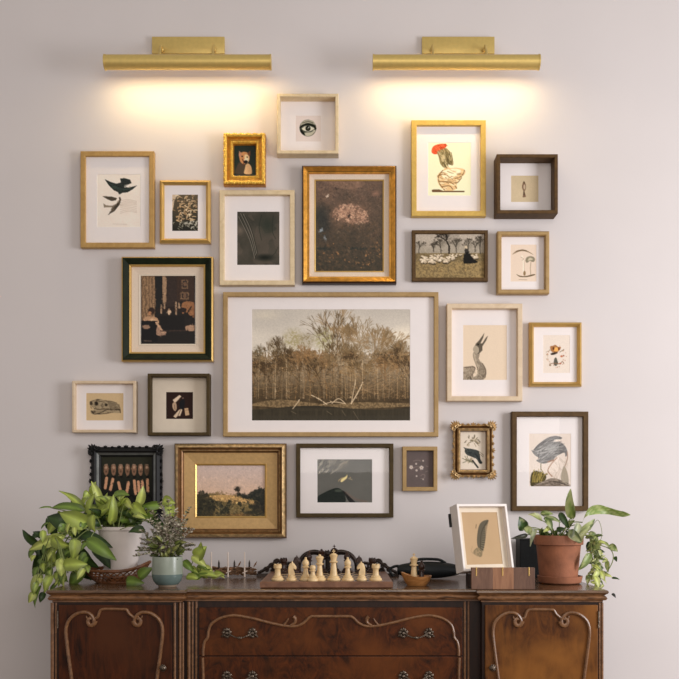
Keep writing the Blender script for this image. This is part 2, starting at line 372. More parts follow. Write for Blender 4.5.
# ---------------------------------------------------------------- frames
def rloops(bm, cx, cz, hw, hh, prof, close=True):
    """prof: (inset, height, material index of the band that ENDS here)"""
    rings = []
    for ins, h, mi in prof:
        a, b = hw-ins, hh-ins
        rings.append([bm.verts.new((cx+sx*a, -h, cz+sz*b)) for sx, sz in ((-1, -1), (1, -1), (1, 1), (-1, 1))])
    for i in range(len(rings)-1):
        for k in range(4):
            f = bm.faces.new((rings[i][k], rings[i][(k+1) % 4], rings[i+1][(k+1) % 4], rings[i+1][k]))
            f.material_index = prof[i+1][2]
WALLGAP = .0008
class Frame:
    """rect = the picture frame's front rectangle in photo pixels, h = how far it stands off the wall."""
    def __init__(s, rect, h, label, cat='framed picture'):
        s.h = h; x0, y0, x1, y1 = rect
        a, b = W(x0, y0, -h), W(x1, y1, -h)
        s.cx, s.cz = (a.x+b.x)/2, (a.z+b.z)/2; s.hw, s.hh = (b.x-a.x)/2, (a.z-b.z)/2
        s.px = (D-h)/F
        s.root = thing('framed_picture', label, cat, (s.cx, 0, s.cz - s.hh))
    def mould(s, prof, mats, name='frame'):
        """prof in (inset px, height m, mat)"""
        bm = new(); p = [(i*s.px, hh, m) for i, hh, m in prof]
        rloops(bm, s.cx, s.cz, s.hw, s.hh, p)
        s.inner = (p[-1][0], p[-1][1])
        return obj(name, bm, mats, s.root, smooth=False)
    def simple(s, w, mat, matdepth, soft=.0015, lip=None):
        """plain wooden frame: face w px wide, falls to the mat at matdepth"""
        ww = w*s.px; h = s.h; sf = soft
        prof = [(0, WALLGAP, 0), (0, h-sf, 0), (sf, h, 0), (ww-sf, h, 0), (ww, h-sf, 0), (ww, matdepth, 0)]
        bm = new(); rloops(bm, s.cx, s.cz, s.hw, s.hh, prof); s.inner = (ww, matdepth)
        return obj('frame', bm, [mat], s.root, smooth=False)
    def mat(s, win, depth, mat=None, over=.001, name='mat_board', thick=.0016):
        """mat board from the frame's inner edge to the window rect (photo px)"""
        mat = mat or M['mat']
        a, b = W(win[0], win[1], -depth), W(win[2], win[3], -depth)
        bm = new(); ins = s.inner[0]-over
        o = [(s.cx-s.hw+ins, s.cz-s.hh+ins), (s.cx+s.hw-ins, s.cz-s.hh+ins), (s.cx+s.hw-ins, s.cz+s.hh-ins), (s.cx-s.hw+ins, s.cz+s.hh-ins)]
        i = [(a.x, b.z), (b.x, b.z), (b.x, a.z), (a.x, a.z)]; t = thick*.7
        i2 = [(a.x+t, b.z+t), (b.x-t, b.z+t), (b.x-t, a.z-t), (a.x+t, a.z-t)]
        R = [[bm.verts.new((x, -(depth-dd), z)) for x, z in q] for q, dd in ((o, thick), (o, 0), (i, 0), (i2, thick))]
        for r, q in zip(R, R[1:]):
            for k in range(4): bm.faces.new((r[k], r[(k+1) % 4], q[(k+1) % 4], q[k]))
        return obj(name, bm, mat, s.root, smooth=False)
    def glass(s, depth):
        ins = s.inner[0]-.0005; bm = new(); gx, gz = s.hw-ins, s.hh-ins
        bm.faces.new([bm.verts.new((s.cx+a*gx, -depth, s.cz+b*gz)) for a, b in ((-1, -1), (1, -1), (1, 1), (-1, 1))])
        return obj('glass', bm, M['glass'], s.root, smooth=False)

def vw(x0, y0, x1, y1):
    """view transform of the crop it was studied in"""
    return (x0, y0, 679/max(x1-x0, y1-y0))

# 1 swallows-like pair of dark birds
f = Frame((80.3, 151, 154, 247.5), .022, 'golden oak frame of two dark flying birds, farthest left in the top row')
f.simple(5, M['oak'], .012)
f.mat((97, 174, 140.5, 227), .012)
A = Art(97, 174, 140.5, 227, vw(74, 145, 164, 255), (219, 208, 198), .03)
A.mix(A.fbm(10, 3), (200, 186, 172), .35)
A.poly([(190, 212), (225, 228), (262, 240), (290, 232), (284, 208), (310, 205), (345, 215), (355, 236), (335, 245), (312, 247), (310, 262), (345, 262), (388, 250), (365, 272), (330, 293), (297, 296), (286, 304), (277, 304), (272, 292), (245, 280), (215, 250)], (32, 40, 36), smooth=False)
A.line([(240, 255), (300, 275), (350, 268)], 10, (52, 66, 60), .7)
A.poly([(175, 316), (230, 318), (266, 328), (258, 342), (232, 346), (205, 334)], (70, 62, 50), smooth=False)
A.poly([(208, 432), (232, 405), (240, 385), (268, 360), (280, 340), (276, 325), (286, 320), (290, 340), (282, 368), (250, 408)], (62, 54, 42), smooth=False)
A.poly([(182, 360), (200, 372), (236, 374), (262, 362), (270, 372), (235, 384), (200, 384), (186, 386)], (110, 98, 80), smooth=False, al=.8)
for q in range(9):
    y = 345+q*9; A.line([(285, y+5*math.sin(q)), (330, y-8), (385, y+3*math.cos(q))], 3, (150, 134, 118), .45)
A.line([(240, 486), (325, 488)], 3, (165, 152, 140), .6)
A.hatch([(215, 245), (290, 240), (360, 262), (290, 296)], 26, .3, 30, [(58, 74, 66), (20, 26, 24)], 3.5, 11, al=.6)
A.hatch([(210, 430), (240, 380), (285, 335), (270, 370)], 18, -1.0, 24, [(130, 114, 92), (44, 38, 30)], 3, 12)
A.build(-.0112, 'print', f.root)
f.glass(.015)

# 2 coral-like mass of pale fronds
f = Frame((159.7, 180.3, 210.5, 243), .018, 'small thin gold frame with white mat around a print of tangled pale fronds')
f.mould([(0, WALLGAP, 0), (0, .018, 0), (2.3, .024, 0), (4.5, .017, 0), (4.5, .012, 0)], [M['goldpaint']])
f.mat((172, 194.5, 198, 231), .012)
A = Art(172, 194.5, 198, 231, vw(150, 172, 220, 252), (70, 62, 50), .05)
A.grad(190, (100, 88, 70), 480, (46, 46, 42))
A.poly([(185, 185), (240, 195), (210, 240), (200, 300), (185, 330)], (190, 170, 145))
r = random.Random(3)
for q in range(120):
    x = 300+r.gauss(0, 55); y = r.uniform(195, 480); a = r.uniform(-1.4, .6)
    c = r.choice([(206, 178, 140), (226, 204, 170), (170, 140, 104), (188, 160, 124)]) if y < 420 else r.choice([(176, 172, 158), (140, 138, 124)])
    L = r.uniform(12, 40)
    A.line([(x, y), (x+L*.5*math.cos(a)-6, y+L*.5*math.sin(a)), (x+L*math.cos(a), y+L*math.sin(a)+8)], r.uniform(4, 10), c, .9)
    A.line([(x+3, y+9), (x+3+L*.8*math.cos(a), y+9+L*.8*math.sin(a))], 3.5, (44, 36, 26), .75)
A.build(-.0112, 'print', f.root)

# 3 dog portrait
f = Frame((223.5, 133.8, 265.5, 185), .024, 'small bright gilt frame with carved edge holding a dog portrait', 'framed picture')
f.mould([(0, WALLGAP, 1), (0, .024, 1), (.8, .032, 1), (2.2, .035, 0), (3.6, .032, 0), (4.6, .022, 1), (6.2, .023, 1), (7.6, .028, 0), (9.4, .02, 0), (10, .014, 1), (10.2, .008, 1)], [M['goldbright'], M['golddeep']])
bm = new()
def runrope(bm, f, ins, hh, step, r, s=(1, .7, 1)):
    a, b = f.hw-ins*f.px, f.hh-ins*f.px
    per = [((-a, -b), (a, -b)), ((a, -b), (a, b)), ((a, b), (-a, b)), ((-a, b), (-a, -b))]
    for (x0, z0), (x1, z1) in per:
        L = math.hypot(x1-x0, z1-z0); n = max(2, int(round(L/step)))
        for k in range(n):
            t = k/n; ball(bm, (f.cx+x0+(x1-x0)*t, -hh, f.cz+z0+(z1-z0)*t), r*(1+.25*math.sin(k*2.1)), 7, s)
runrope(bm, f, 1.6, .032, .0072, .0046); runrope(bm, f, 8.2, .026, .0058, .0028)
obj('ornament', bm, M['goldbright'], f.root)
A = Art(234, 143, 256, 175, vw(215, 125, 285, 195), (26, 38, 30), .08)
A.mix(A.fbm(4, 3), (38, 62, 46), .45)
A.poly([(200, 470), (215, 400), (240, 360), (300, 350), (345, 390), (355, 430), (350, 470)], (70, 58, 44))
A.poly([(285, 470), (290, 420), (300, 385), (325, 375), (348, 400), (356, 440), (350, 472)], (196, 160, 118))
A.poly([(240, 330), (238, 290), (255, 268), (290, 262), (322, 275), (335, 305), (330, 345), (310, 370), (275, 378), (250, 360)], (186, 132, 84))
A.poly([(285, 300), (300, 285), (325, 300), (330, 335), (318, 350), (290, 340)], (226, 188, 140))
A.poly([(236, 250), (262, 282), (246, 315), (232, 300)], (176, 128, 100), smooth=False); A.poly([(312, 276), (343, 248), (343, 292), (330, 306)], (110, 72, 46), smooth=False); A.poly([(284, 335), (302, 318), (322, 330), (318, 368), (292, 372)], (228, 202, 168))
A.ell(298, 358, 22, 18, (20, 14, 12)); A.ell(264, 305, 9, 8, (28, 18, 14)); A.ell(312, 312, 7, 7, (36, 22, 16)); A.line([(265, 330), (280, 365), (270, 390)], 8, (96, 50, 30))
A.build(-.009, 'painting', f.root, M['oil'])

# 4 eye in deep pale box
f = Frame((277, 93.5, 338.5, 153.5), .042, 'deep pale box frame with a round engraved eye at its centre', 'framed picture')
f.simple(3.2, M['ash'], .006)
f.mat((295.5, 115.5, 321, 141.5), .006, M['mat'])
A = Art(295.5, 115.5, 321, 141.5, vw(270, 85, 345, 160), (200, 188, 182), .02)
A.ell(343, 390, 76, 76, (70, 72, 62), soft=.04)
A.poly([(290, 340), (330, 320), (385, 325), (410, 360), (380, 350), (330, 345), (280, 370)], (160, 156, 140))
A.line([(275, 385), (300, 365), (345, 356), (395, 372), (412, 395)], 15, (24, 26, 20)); 
A.poly([(290, 395), (315, 376), (345, 370), (375, 378), (400, 395), (370, 415), (340, 420), (310, 412)], (192, 188, 172))
A.ell(344, 393, 25, 25, (30, 32, 24), soft=.1); A.ell(344, 393, 9, 9, (90, 92, 80)); A.ell(352, 384, 4, 4, (230, 230, 220))
A.poly([(330, 430), (375, 425), (400, 405), (408, 420), (370, 455), (330, 460), (305, 440)], (170, 166, 148))
A.poly([(278, 400), (300, 420), (320, 450), (290, 440), (274, 415)], (26, 28, 22))
A.line([(295, 345), (345, 332), (390, 345)], 6, (40, 42, 34), .8)
A.build(-.0054, 'print', f.root)

# 5 grey abstract photograph
f = Frame((219.5, 190, 294.5, 285), .026, 'cream wood frame with wide white mat around a smoky dark grey photograph')
f.simple(4.6, M['ash'], .010)
f.mat((237, 211.5, 279.5, 265), .010)
A = Art(237, 211.5, 279.5, 265, vw(213, 182, 303, 292), (84, 78, 70), .04)
A.mix(A.fbm(14, 4), (48, 50, 44), .7); A.mix(A.fbm(20, 3) > .58, (104, 92, 82), .3)
A.ell(335, 270, 70, 75, (50, 56, 48), .7, soft=.9); A.ell(320, 465, 75, 28, (28, 32, 28), .85, soft=.8); A.ell(170, 300, 30, 40, (120, 108, 96), .5, soft=.9)
for a in ([(160, 215), (225, 350), (258, 470)], [(190, 200), (235, 300), (270, 440)], [(172, 195), (232, 330), (262, 450)]):
    A.line(a, 3.5, (150, 142, 130), .6); A.line([(x+6, y+3) for x, y in a], 3, (30, 32, 28), .8)
for a in ([(300, 205), (285, 280), (300, 360)], [(370, 210), (365, 300), (385, 350)], [(400, 400), (380, 440), (330, 480)]):
    A.line(a, 4, (46, 50, 44), .7)
A.build(-.0092, 'print', f.root)

# 6 dark garden painting
f = Frame((302, 165.8, 396.5, 283.5), .026, 'large gilded frame with cream liner around a dark brown flowery painting')
f.mould([(0, WALLGAP, 1), (0, .026, 1), (1.4, .033, 1), (1.8, .034, 0), (5.4, .026, 0), (5.6, .024, 1), (7.0, .025, 0), (7.4, .016, 0)], [M['gold'], M['darkbrown']])
bm = new(); i0 = 7.3*f.px
rloops(bm, f.cx, f.cz, f.hw, f.hh, [(i0, .016, 0), (i0+5.0*f.px, .013, 0), (i0+5.1*f.px, .014, 1), (i0+6.3*f.px, .012, 1), (i0+6.4*f.px, .009, 1)])
obj('liner', bm, [M['linen'], M['goldpaint']], f.root, smooth=False)
A = Art(314.5, 179.5, 384.5, 272, vw(290, 155, 410, 290), (70, 56, 46), .1)
k6 = 679/135
A.k = 5.03
A.grad(130, (116, 92, 78), 580, (56, 50, 38))
r0_ = random.Random(41)
A.mix(A.fbm(12, 4), (48, 46, 38), .5)
A.mix((A.fbm(2.5, 3) > .58), (120, 92, 70), .2)
A.ell(300, 300, 135, 85, (128, 98, 80), .6, soft=.9)
A.poly([(200, 130), (380, 128), (360, 160), (300, 175), (240, 165)], (150, 118, 96), .35); A.ell(430, 195, 30, 20, (150, 112, 92), .6, soft=.8)
for q in range(700):
    a = r0_.uniform(0, 2*PI); t = r0_.random()**.6; x = 305+92*t*math.cos(a); y = 295+48*t*math.sin(a)+.12*(x-305)+14*(((x-305)/90)**2)
    A.ell(x, y, 5, 3.5, r0_.choice([(176, 140, 116), (150, 116, 96), (196, 160, 134), (120, 92, 76)]), .8, soft=.5)
A.ell(150, 300, 60, 80, (34, 40, 38), .6, soft=.9); A.ell(170, 350, 50, 100, (30, 36, 36), .6, soft=.9)
A.poly([(293, 296), (299, 290), (303, 302), (299, 318), (292, 314)], (52, 40, 34), .85); A.ell(189, 208, 6, 7, (190, 170, 150))
r = random.Random(9)
for q in range(420):
    x = r.uniform(135, 470); y = r.uniform(340, 578); m = math.exp(-((x-380)/80)**2-((y-500)/50)**2)+.5*math.exp(-((x-230)/60)**2-((y-500)/50)**2)
    c = (170, 122, 78) if r.random() < m else r.choice([(74, 62, 44), (44, 46, 38), (98, 76, 52)])
    A.ell(x, y, r.uniform(2, 6), r.uniform(2, 5), c, .7, soft=.5)
A.mix(np.clip(1-np.abs(A.VY-470)/9, 0, 1)*(A.fbm(8, 2) > .45), (24, 34, 32), .7)
for x, y in ((155, 380), (160, 375), (175, 410), (180, 425)): A.ell(x, y, 6, 9, (150, 160, 168), .7)
A.dabs(5000, 7, .15, seed=4)
A.build(-.010, 'painting', f.root, M['oil'])

# 7 bird with red crest on bulb
f = Frame((411.5, 120, 486, 216), .024, 'yellow oak frame with print of a red-topped plump figure, under the right lamp')
f.simple(5.2, M['yellowoak'], .012)
f.mat((428, 142.5, 471, 195.5), .012)
A = Art(428, 142.5, 471, 195.5, vw(404, 112, 494, 222), (226, 214, 182), .02)
A.poly([(172, 250), (180, 215), (215, 200), (258, 198), (262, 215), (240, 235), (200, 262)], (196, 84, 52))
A.poly([(205, 245), (235, 230), (262, 225), (290, 255), (303, 300), (300, 330), (270, 322), (250, 345), (225, 320), (215, 280)], (138, 124, 88)); 
for q in range(7): A.line([(225+q*11, 250), (232+q*11, 290), (240+q*8, 325)], 4, (70, 60, 40), .7)
A.ell(242, 285, 14, 26, (208, 190, 150), .7)
A.poly([(260, 335), (285, 345), (330, 345), (372, 355), (375, 380), (345, 410), (325, 440), (325, 470), (290, 486), (245, 480), (215, 445), (205, 405), (215, 380), (245, 355)], (206, 176, 132))
A.poly([(240, 365), (300, 350), (350, 360), (320, 395), (270, 415), (235, 395)], (236, 218, 184))
for a in ([(208, 395), (250, 385), (300, 415)], [(215, 430), (265, 430), (300, 440), (325, 470)], [(235, 460), (280, 455), (300, 475)], [(372, 360), (355, 395), (315, 410)], [(240, 360), (215, 395), (220, 440), (250, 480)], [(355, 405), (330, 435), (315, 430)]): A.line(a, 5, (104, 72, 38), .85)
A.poly([(172, 478), (215, 476), (240, 484), (372, 484), (372, 494), (175, 494)], (104, 80, 58), smooth=False)
A.hatch([(212, 250), (262, 228), (300, 290), (250, 340)], 50, 1.1, 22, [(76, 64, 42), (172, 158, 118), (104, 90, 58), (196, 180, 140)], 4, 6)
A.hatch([(210, 400), (260, 350), (370, 360), (330, 440), (250, 480)], 70, .25, 24, [(160, 120, 76), (240, 224, 192), (112, 80, 46), (222, 198, 158)], 3.5, 7)
A.hatch([(172, 250), (215, 200), (262, 205), (235, 240)], 24, .8, 14, [(222, 120, 84), (150, 52, 30)], 4, 8)
A.build(-.0112, 'print', f.root)

# 8 dark shadow box
f = Frame((497, 154, 558, 213.3), .062, 'deep dark brown box frame with a tiny brown specimen on tan card')
f.simple(3.4, M['brownbox'], .010)
f.mat((511, 175.5, 538.5, 202), .010, M['mat'])
A = Art(511, 175.5, 538.5, 202, vw(488, 147, 563, 222), (192, 174, 144), .03)
A.mix(A.fbm(16, 2), (176, 160, 130), .5)
A.line([(325, 310), (326, 455)], 3, (96, 78, 60), .8)
A.poly([(325, 312), (342, 340), (344, 375), (328, 402), (312, 380), (308, 350)], (122, 98, 78)); A.ell(330, 362, 9, 24, (196, 178, 152), .8)
A.ell(326, 322, 8, 10, (80, 60, 46)); A.poly([(320, 405), (332, 405), (344, 450), (314, 455)], (116, 92, 74), smooth=False)
A.line([(325, 400), (326, 430)], 8, (66, 50, 40))
A.build(-.0094, 'print', f.root)

# 9 sheep in orchard
f = Frame((412, 230, 488, 281), .020, 'thin brown frame, unmatted, showing a flock of sheep among trees')
f.simple(3.4, M['walnutframe'], .010)
A = Art(415.6, 233.2, 484.5, 277.6, vw(406, 222, 496, 312), (150, 140, 124), .08)
A.grad(80, (178, 166, 152), 240, (150, 140, 124))
A.mix((A.VY > 235), (128, 112, 82)); A.mix((A.VY > 300)*(A.fbm(3, 3)), (168, 142, 96), .8)
A.mix((A.VY > 240)*(A.fbm(1.2, 2) > .55), (86, 74, 54), .5)
r = random.Random(4)
MINW = [1.6]
def arttree(A, x, y, h, r, col, lw=5, spread=.6, depth=5, lift=0):
    def br(x, y, a, L, w, d):
        x2, y2 = x+L*math.sin(a), y-L*math.cos(a)
        A.line([(x, y), (x2, y2)], w, col, .85)
        if d:
            for _ in range(r.choice([2, 3])): br(x2, y2, a+r.uniform(-spread, spread), L*r.uniform(.6, .85), max(MINW[0], w*.65), d-1)
    br(x, y, r.uniform(-.1, .1), h*.3, lw, depth)
for x, y, h in ((100, 245, 110), (265, 235, 115), (380, 230, 105), (470, 240, 115), (560, 240, 130), (520, 225, 90), (210, 225, 70)):
    A.ell(x, y-h*.62, h*.42, h*.36, (98, 92, 80), .5, soft=.7, tex=.7)
    arttree(A, x, y, h, r, (62, 56, 48), 7)
A.ell(325, 130, 110, 52, (80, 74, 64), .6, soft=.6, tex=.7); arttree(A, 325, 235, 170, r, (40, 35, 30), 14, .8, 6)
for q in range(95):
    row = q/94; x = r.uniform(108, 300+130*(1-row)) if r.random() < .85 else r.uniform(480, 535); y = 246+row*58+r.uniform(-4, 4); k = .7+.55*row
    if x > 470: y = min(y, 268)
    A.ell(x+2, y+8*k, 15*k, 7*k, (54, 46, 36), .8, soft=.4); A.ell(x, y, 14*k, 9.5*k, r.choice([(190, 174, 150), (170, 154, 130), (206, 190, 166)]), .95, soft=.35); A.ell(x-1, y-3*k, 9*k, 4*k, (222, 208, 186), .7, soft=.6)
    A.ell(x-12*k, y+3*k, 4*k, 5*k, (96, 82, 66), .8, soft=.4)
A.poly([(440, 312), (435, 262), (445, 225), (458, 212), (478, 232), (500, 270), (540, 300), (520, 310)], (34, 32, 30)); A.ell(452, 192, 12, 13, (196, 178, 150)); A.ell(455, 215, 16, 14, (60, 56, 52))
A.dabs(2500, 5, .16, seed=5)
A.build(-.0105, 'print', f.root)

# 10 mushroom print
f = Frame((497.5, 231, 549.5, 293.5), .030, 'small tan wood frame with a print of pale mushrooms')
f.simple(4.2, M['oaklight'], .010, soft=.003)
f.mat((510.5, 244.5, 536.5, 281.5), .010)
A = Art(510.5, 244.5, 536.5, 281.5, vw(490, 224, 565, 299), (208, 190, 172), .02)
A.poly([(203, 278), (240, 245), (290, 234), (340, 245), (395, 282), (340, 256), (290, 247), (245, 258)], (134, 116, 92)); A.line([(240, 248), (290, 236), (330, 244)], 7, (90, 74, 54))
A.poly([(320, 335), (330, 305), (360, 292), (395, 300), (405, 325), (390, 345), (360, 335), (335, 352)], (132, 124, 104)); A.poly([(340, 330), (360, 305), (388, 320), (360, 330)], (196, 184, 160), .8)
A.line([(370, 340), (364, 400), (368, 455)], 7, (160, 142, 120)); A.line([(290, 290), (303, 345), (302, 450)], 12, (222, 206, 188)); A.line([(308, 330), (312, 450)], 2.5, (160, 142, 120)); A.line([(280, 300), (305, 318), (290, 328)], 4, (150, 132, 112))
A.poly([(240, 452), (270, 466), (320, 470), (395, 452), (405, 460), (360, 474), (310, 480), (265, 474)], (96, 80, 56)); A.ell(312, 445, 12, 24, (134, 112, 84)); A.line([(262, 500), (335, 503)], 4, (120, 104, 90), .7)
A.build(-.0094, 'print', f.root)

# 11 interior photograph in green frame
f = Frame((121.5, 256.8, 213, 361.5), .023, 'dark green frame with gold edges around a dim room interior scene')
f.mould([(0, WALLGAP, 1), (0, .022, 1), (1.4, .026, 1), (2.0, .036, 0), (3.2, .035, 0), (7.6, .024, 0), (8.0, .026, 1), (9.4, .024, 1), (9.7, .016, 1)], [M['green'], M['goldpaint']])
bm = new(); i0 = 9.6*f.px
rloops(bm, f.cx, f.cz, f.hw, f.hh, [(i0, .016, 0), (i0+7*f.px, .0125, 0), (i0+7.1*f.px, .0138, 1), (i0+8.6*f.px, .0125, 1), (i0+8.7*f.px, .008, 1)])
obj('liner', bm, [M['linen'], M['matcream']], f.root, smooth=False)
A = Art(141.5, 276, 194.6, 345, vw(115, 250, 235, 370), (30, 24, 20), .08)
A.poly([(150, 150), (225, 150), (230, 300), (222, 400), (150, 400)], (140, 112, 84), smooth=False)
A.mix(((A.VX < 228) & (A.VX > 150) & (A.VY < 400)) * (np.sin(A.VX*.35+A.fbm(4, 2)*6) > .2), (92, 72, 54), .7)
A.poly([(268, 150), (292, 150), (290, 300), (270, 300)], (150, 122, 96), smooth=False); A.poly([(228, 150), (268, 150), (262, 370), (232, 370)], (30, 28, 26), smooth=False)
A.poly([(293, 150), (350, 150), (350, 330), (290, 330)], (52, 40, 34), smooth=False); A.poly([(350, 150), (450, 150), (450, 300), (350, 290)], (58, 42, 32), smooth=False)
for (x0, y0, x1, y1) in ((375, 168, 412, 220), (370, 240, 416, 280)):
    A.poly([(x0, y0), (x1, y0), (x1, y1), (x0, y1)], (112, 88, 66), smooth=False); A.poly([(x0+7, y0+7), (x1-7, y0+7), (x1-7, y1-7), (x0+7, y1-7)], (44, 34, 30), smooth=False); A.ell((x0+x1)/2, (y0+y1)/2, 10, 14, (120, 92, 70), .8)
A.poly([(380, 300), (440, 295), (450, 330), (448, 380), (425, 372), (400, 350), (380, 360)], (140, 98, 66)); A.line([(430, 320), (412, 350), (405, 380), (440, 372)], 6, (24, 16, 12))
A.poly([(255, 375), (390, 370), (395, 450), (260, 450)], (20, 15, 13), smooth=False); A.line([(250, 340), (330, 335), (390, 340)], 26, (40, 28, 22))
for x, y, h in ((262, 335, 22), (280, 318, 12), (305, 350, 14), (345, 330, 34), (362, 315, 12)): A.line([(x, y-h), (x, y+h)], 9, (170, 140, 112), .9)
A.ell(307, 352, 12, 14, (196, 168, 140))
A.ell(207, 345, 20, 22, (50, 34, 26)); A.ell(198, 358, 11, 12, (160, 116, 84)); A.poly([(165, 385), (200, 375), (240, 385), (250, 410), (235, 420), (170, 415)], (172, 136, 106)); A.ell(222, 400, 28, 10, (200, 164, 130), rot=.4)
A.poly([(150, 400), (240, 400), (250, 450), (240, 520), (150, 520)], (14, 12, 13), smooth=False); A.poly([(240, 430), (262, 445), (292, 465), (270, 482), (235, 478)], (150, 120, 100)); A.line([(235, 410), (255, 440), (270, 465)], 12, (180, 146, 118)); A.ell(178, 435, 24, 13, (140, 112, 92))
A.poly([(400, 430), (450, 425), (450, 455), (405, 455)], (160, 128, 104)); A.line([(410, 455), (405, 515)], 6, (30, 20, 16)); A.line([(165, 512), (205, 514)], 5, (96, 80, 70)); A.line([(260, 458), (400, 455)], 5, (64, 48, 40))
A.dabs(2600, 5, .22, seed=6)
A.build(-.009, 'painting', f.root, M['oil'])

# 12 the large lakeside wood
f = Frame((223, 292, 438.5, 436.5), .026, 'largest frame on the wall, wide oak frame with bare lakeside trees')
f.simple(4.4, M['oaklight'], .012)
f.mat((251.8, 309.2, 410.2, 420.6), .012)
A = Art(251.8, 309.2, 410.2, 420.6, (215, 285, 679/230), (186, 176, 158), .06)
A.grad(70, (186, 178, 166), 210, (220, 210, 194)); A.mix(A.fbm(26, 4, 1.6, .7), (160, 154, 146), .5)
A.ell(545, 150, 60, 35, (222, 210, 190), .7, soft=.8, rot=-.4); A.ell(150, 90, 60, 20, (206, 196, 176), .5, soft=.9)
MINW[0] = .8
tl = A.fbm(9, 4, 1.0, 200, seed=11)
edge = 185-30*(tl-.5)*2-18*np.exp(-((A.VX-230)/50)**2)-14*np.exp(-((A.VX-330)/60)**2)-10*np.exp(-((A.VX-450)/30)**2)
n2 = A.fbm(1.6, 3); dens = np.clip((A.VY-edge)/70, 0, 1)
A.mix((n2 < dens*1.3)*(A.VY > edge-18), (124, 104, 76), .7)
A.mix(np.clip((A.VY-240)/70, 0, 1), (78, 64, 46), .75); A.mix(np.clip((A.VY-300)/50, 0, 1)*(A.fbm(6, 3)), (46, 38, 28), .9)
r = random.Random(21)
for x, y, rr, c in ((230, 160, 38, (150, 138, 98)), (325, 160, 42, (146, 138, 92)), (270, 165, 28, (132, 118, 86)), (180, 180, 30, (128, 112, 84)), (450, 170, 30, (120, 106, 84)), (130, 200, 25, (86, 76, 56)), (540, 200, 40, (108, 94, 72)), (400, 200, 45, (124, 106, 78)), (490, 200, 35, (112, 96, 76))):
    A.ell(x, y, rr, rr*1.05, c, .75, soft=.6, tex=.65)
for q in range(46):
    x = 112+q*10.3+r.uniform(-5, 5); h = r.uniform(105, 150)+22*math.sin(x/26.)
    if 350 < x < 395: h = 235
    if 440 < x < 470: h = 210
    arttree(A, x, 330+r.uniform(-4, 14), h, r, r.choice([(96, 80, 58), (122, 102, 74), (144, 120, 88), (76, 62, 46), (132, 104, 72)]), r.choice([1.4, 1.8, 2.4]), .46, 6)
for q in range(40):
    x = r.uniform(115, 570); y0 = r.uniform(215, 260); A.line([(x, y0), (x+r.uniform(-4, 4), 335)], r.uniform(.7, 1.5), r.choice([(176, 154, 122), (150, 130, 102), (196, 172, 138)]), .75)
for q in range(2200):
    x = r.uniform(112, 574); y = r.uniform(200, 335); L = r.uniform(4, 16); a = r.uniform(0, PI)
    A.line([(x, y), (x+L*math.cos(a), y-L*math.sin(a)*.6)], .9, r.choice([(150, 118, 82), (178, 146, 104), (112, 88, 62), (60, 48, 36)]), .6)
for q in range(16):
    A.line([(430+q, 310), (470+q*3, 290+q*2-20*math.sin(q)), (530, 250+q*5)], .8, (168, 140, 106), .5)
A.poly([(110, 350), (200, 338), (330, 352), (420, 346), (576, 350), (576, 358), (400, 366), (260, 372), (190, 362), (110, 356)], (146, 124, 92), .8, tex=.5)
A.mix((A.VY > 362+6*np.sin(A.VX/60)), (54, 50, 42), .92); A.mix((A.VY > 364)*(A.fbm(3, 3, .4, 3)), (90, 82, 66), .5); A.mix((A.VY > 385), (70, 66, 58), .35)
for a, w in (([(285, 325), (310, 338), (330, 352)], 5), ([(320, 352), (350, 345), (385, 350)], 4), ([(402, 350), (420, 320), (436, 288)], 6), ([(345, 350), (365, 335), (385, 350)], 4), ([(230, 365), (246, 345), (250, 338)], 4), ([(402, 350), (410, 310), (415, 280)], 3.5)):
    A.line(a, w*.55, (206, 184, 152), .9)
for a in ([(408, 372), (424, 398)], [(225, 372), (240, 380)], [(330, 372), (345, 382)], [(375, 370), (385, 385)]): A.line(a, 1.4, (150, 134, 110), .5)
A.dabs(3000, 3, .22, (110, 190, 580, 345), seed=8)
A.build(-.0112, 'print', f.root)

# 13 long-necked bird
f = Frame((447, 303.5, 522.5, 401), .034, 'pale wood frame with a long-necked bird raising its open beak')
f.simple(4.8, M['birch'], .010)
f.mat((463, 325, 507, 380), .010)
A = Art(463, 325, 507, 380, vw(440, 297, 530, 407), (206, 188, 166), .02)
A.poly([(205, 345), (225, 335), (245, 350), (240, 385), (262, 410), (282, 445), (284, 480), (268, 508), (225, 512), (145, 512), (145, 500), (215, 490), (232, 455), (218, 410), (206, 375)], (140, 128, 112))
A.poly([(145, 430), (205, 424), (222, 440), (205, 470), (205, 512), (145, 512)], (158, 144, 126), smooth=False)
A.poly([(215, 345), (208, 318), (222, 288), (240, 270), (262, 240), (274, 222), (268, 250), (250, 288), (262, 285), (284, 250), (297, 240), (285, 270), (262, 305), (262, 330), (240, 352)], (92, 84, 72), smooth=False)
A.poly([(208, 335), (205, 318), (218, 300), (238, 312), (240, 338), (225, 350)], (158, 146, 128))
A.ell(236, 293, 6, 6, (30, 26, 22)); A.line([(210, 350), (224, 400), (240, 450), (220, 500)], 8, (196, 180, 156), .5)
A.line([(262, 410), (282, 450), (278, 495)], 7, (84, 74, 62), .6)
m = A.inside([(145, 424), (290, 424), (290, 512), (145, 512)]); A.mix(m*(A.fbm(.9, 2) > .55)*(np.abs(A.a.mean(2)-.55) < .12), (98, 86, 70), .45)
A.line([(150, 435), (210, 430), (215, 445), (200, 480)], 4, (84, 74, 62), .8); A.line([(185, 490), (195, 510)], 8, (60, 52, 44), .8)
A.hatch([(210, 350), (240, 385), (282, 450), (268, 508), (150, 510), (150, 435), (220, 440)], 110, 1.2, 14, [(104, 94, 80), (184, 170, 148), (84, 74, 62)], 2.6, 9, jit=.9, al=.55)
A.build(-.0092, 'print', f.root)

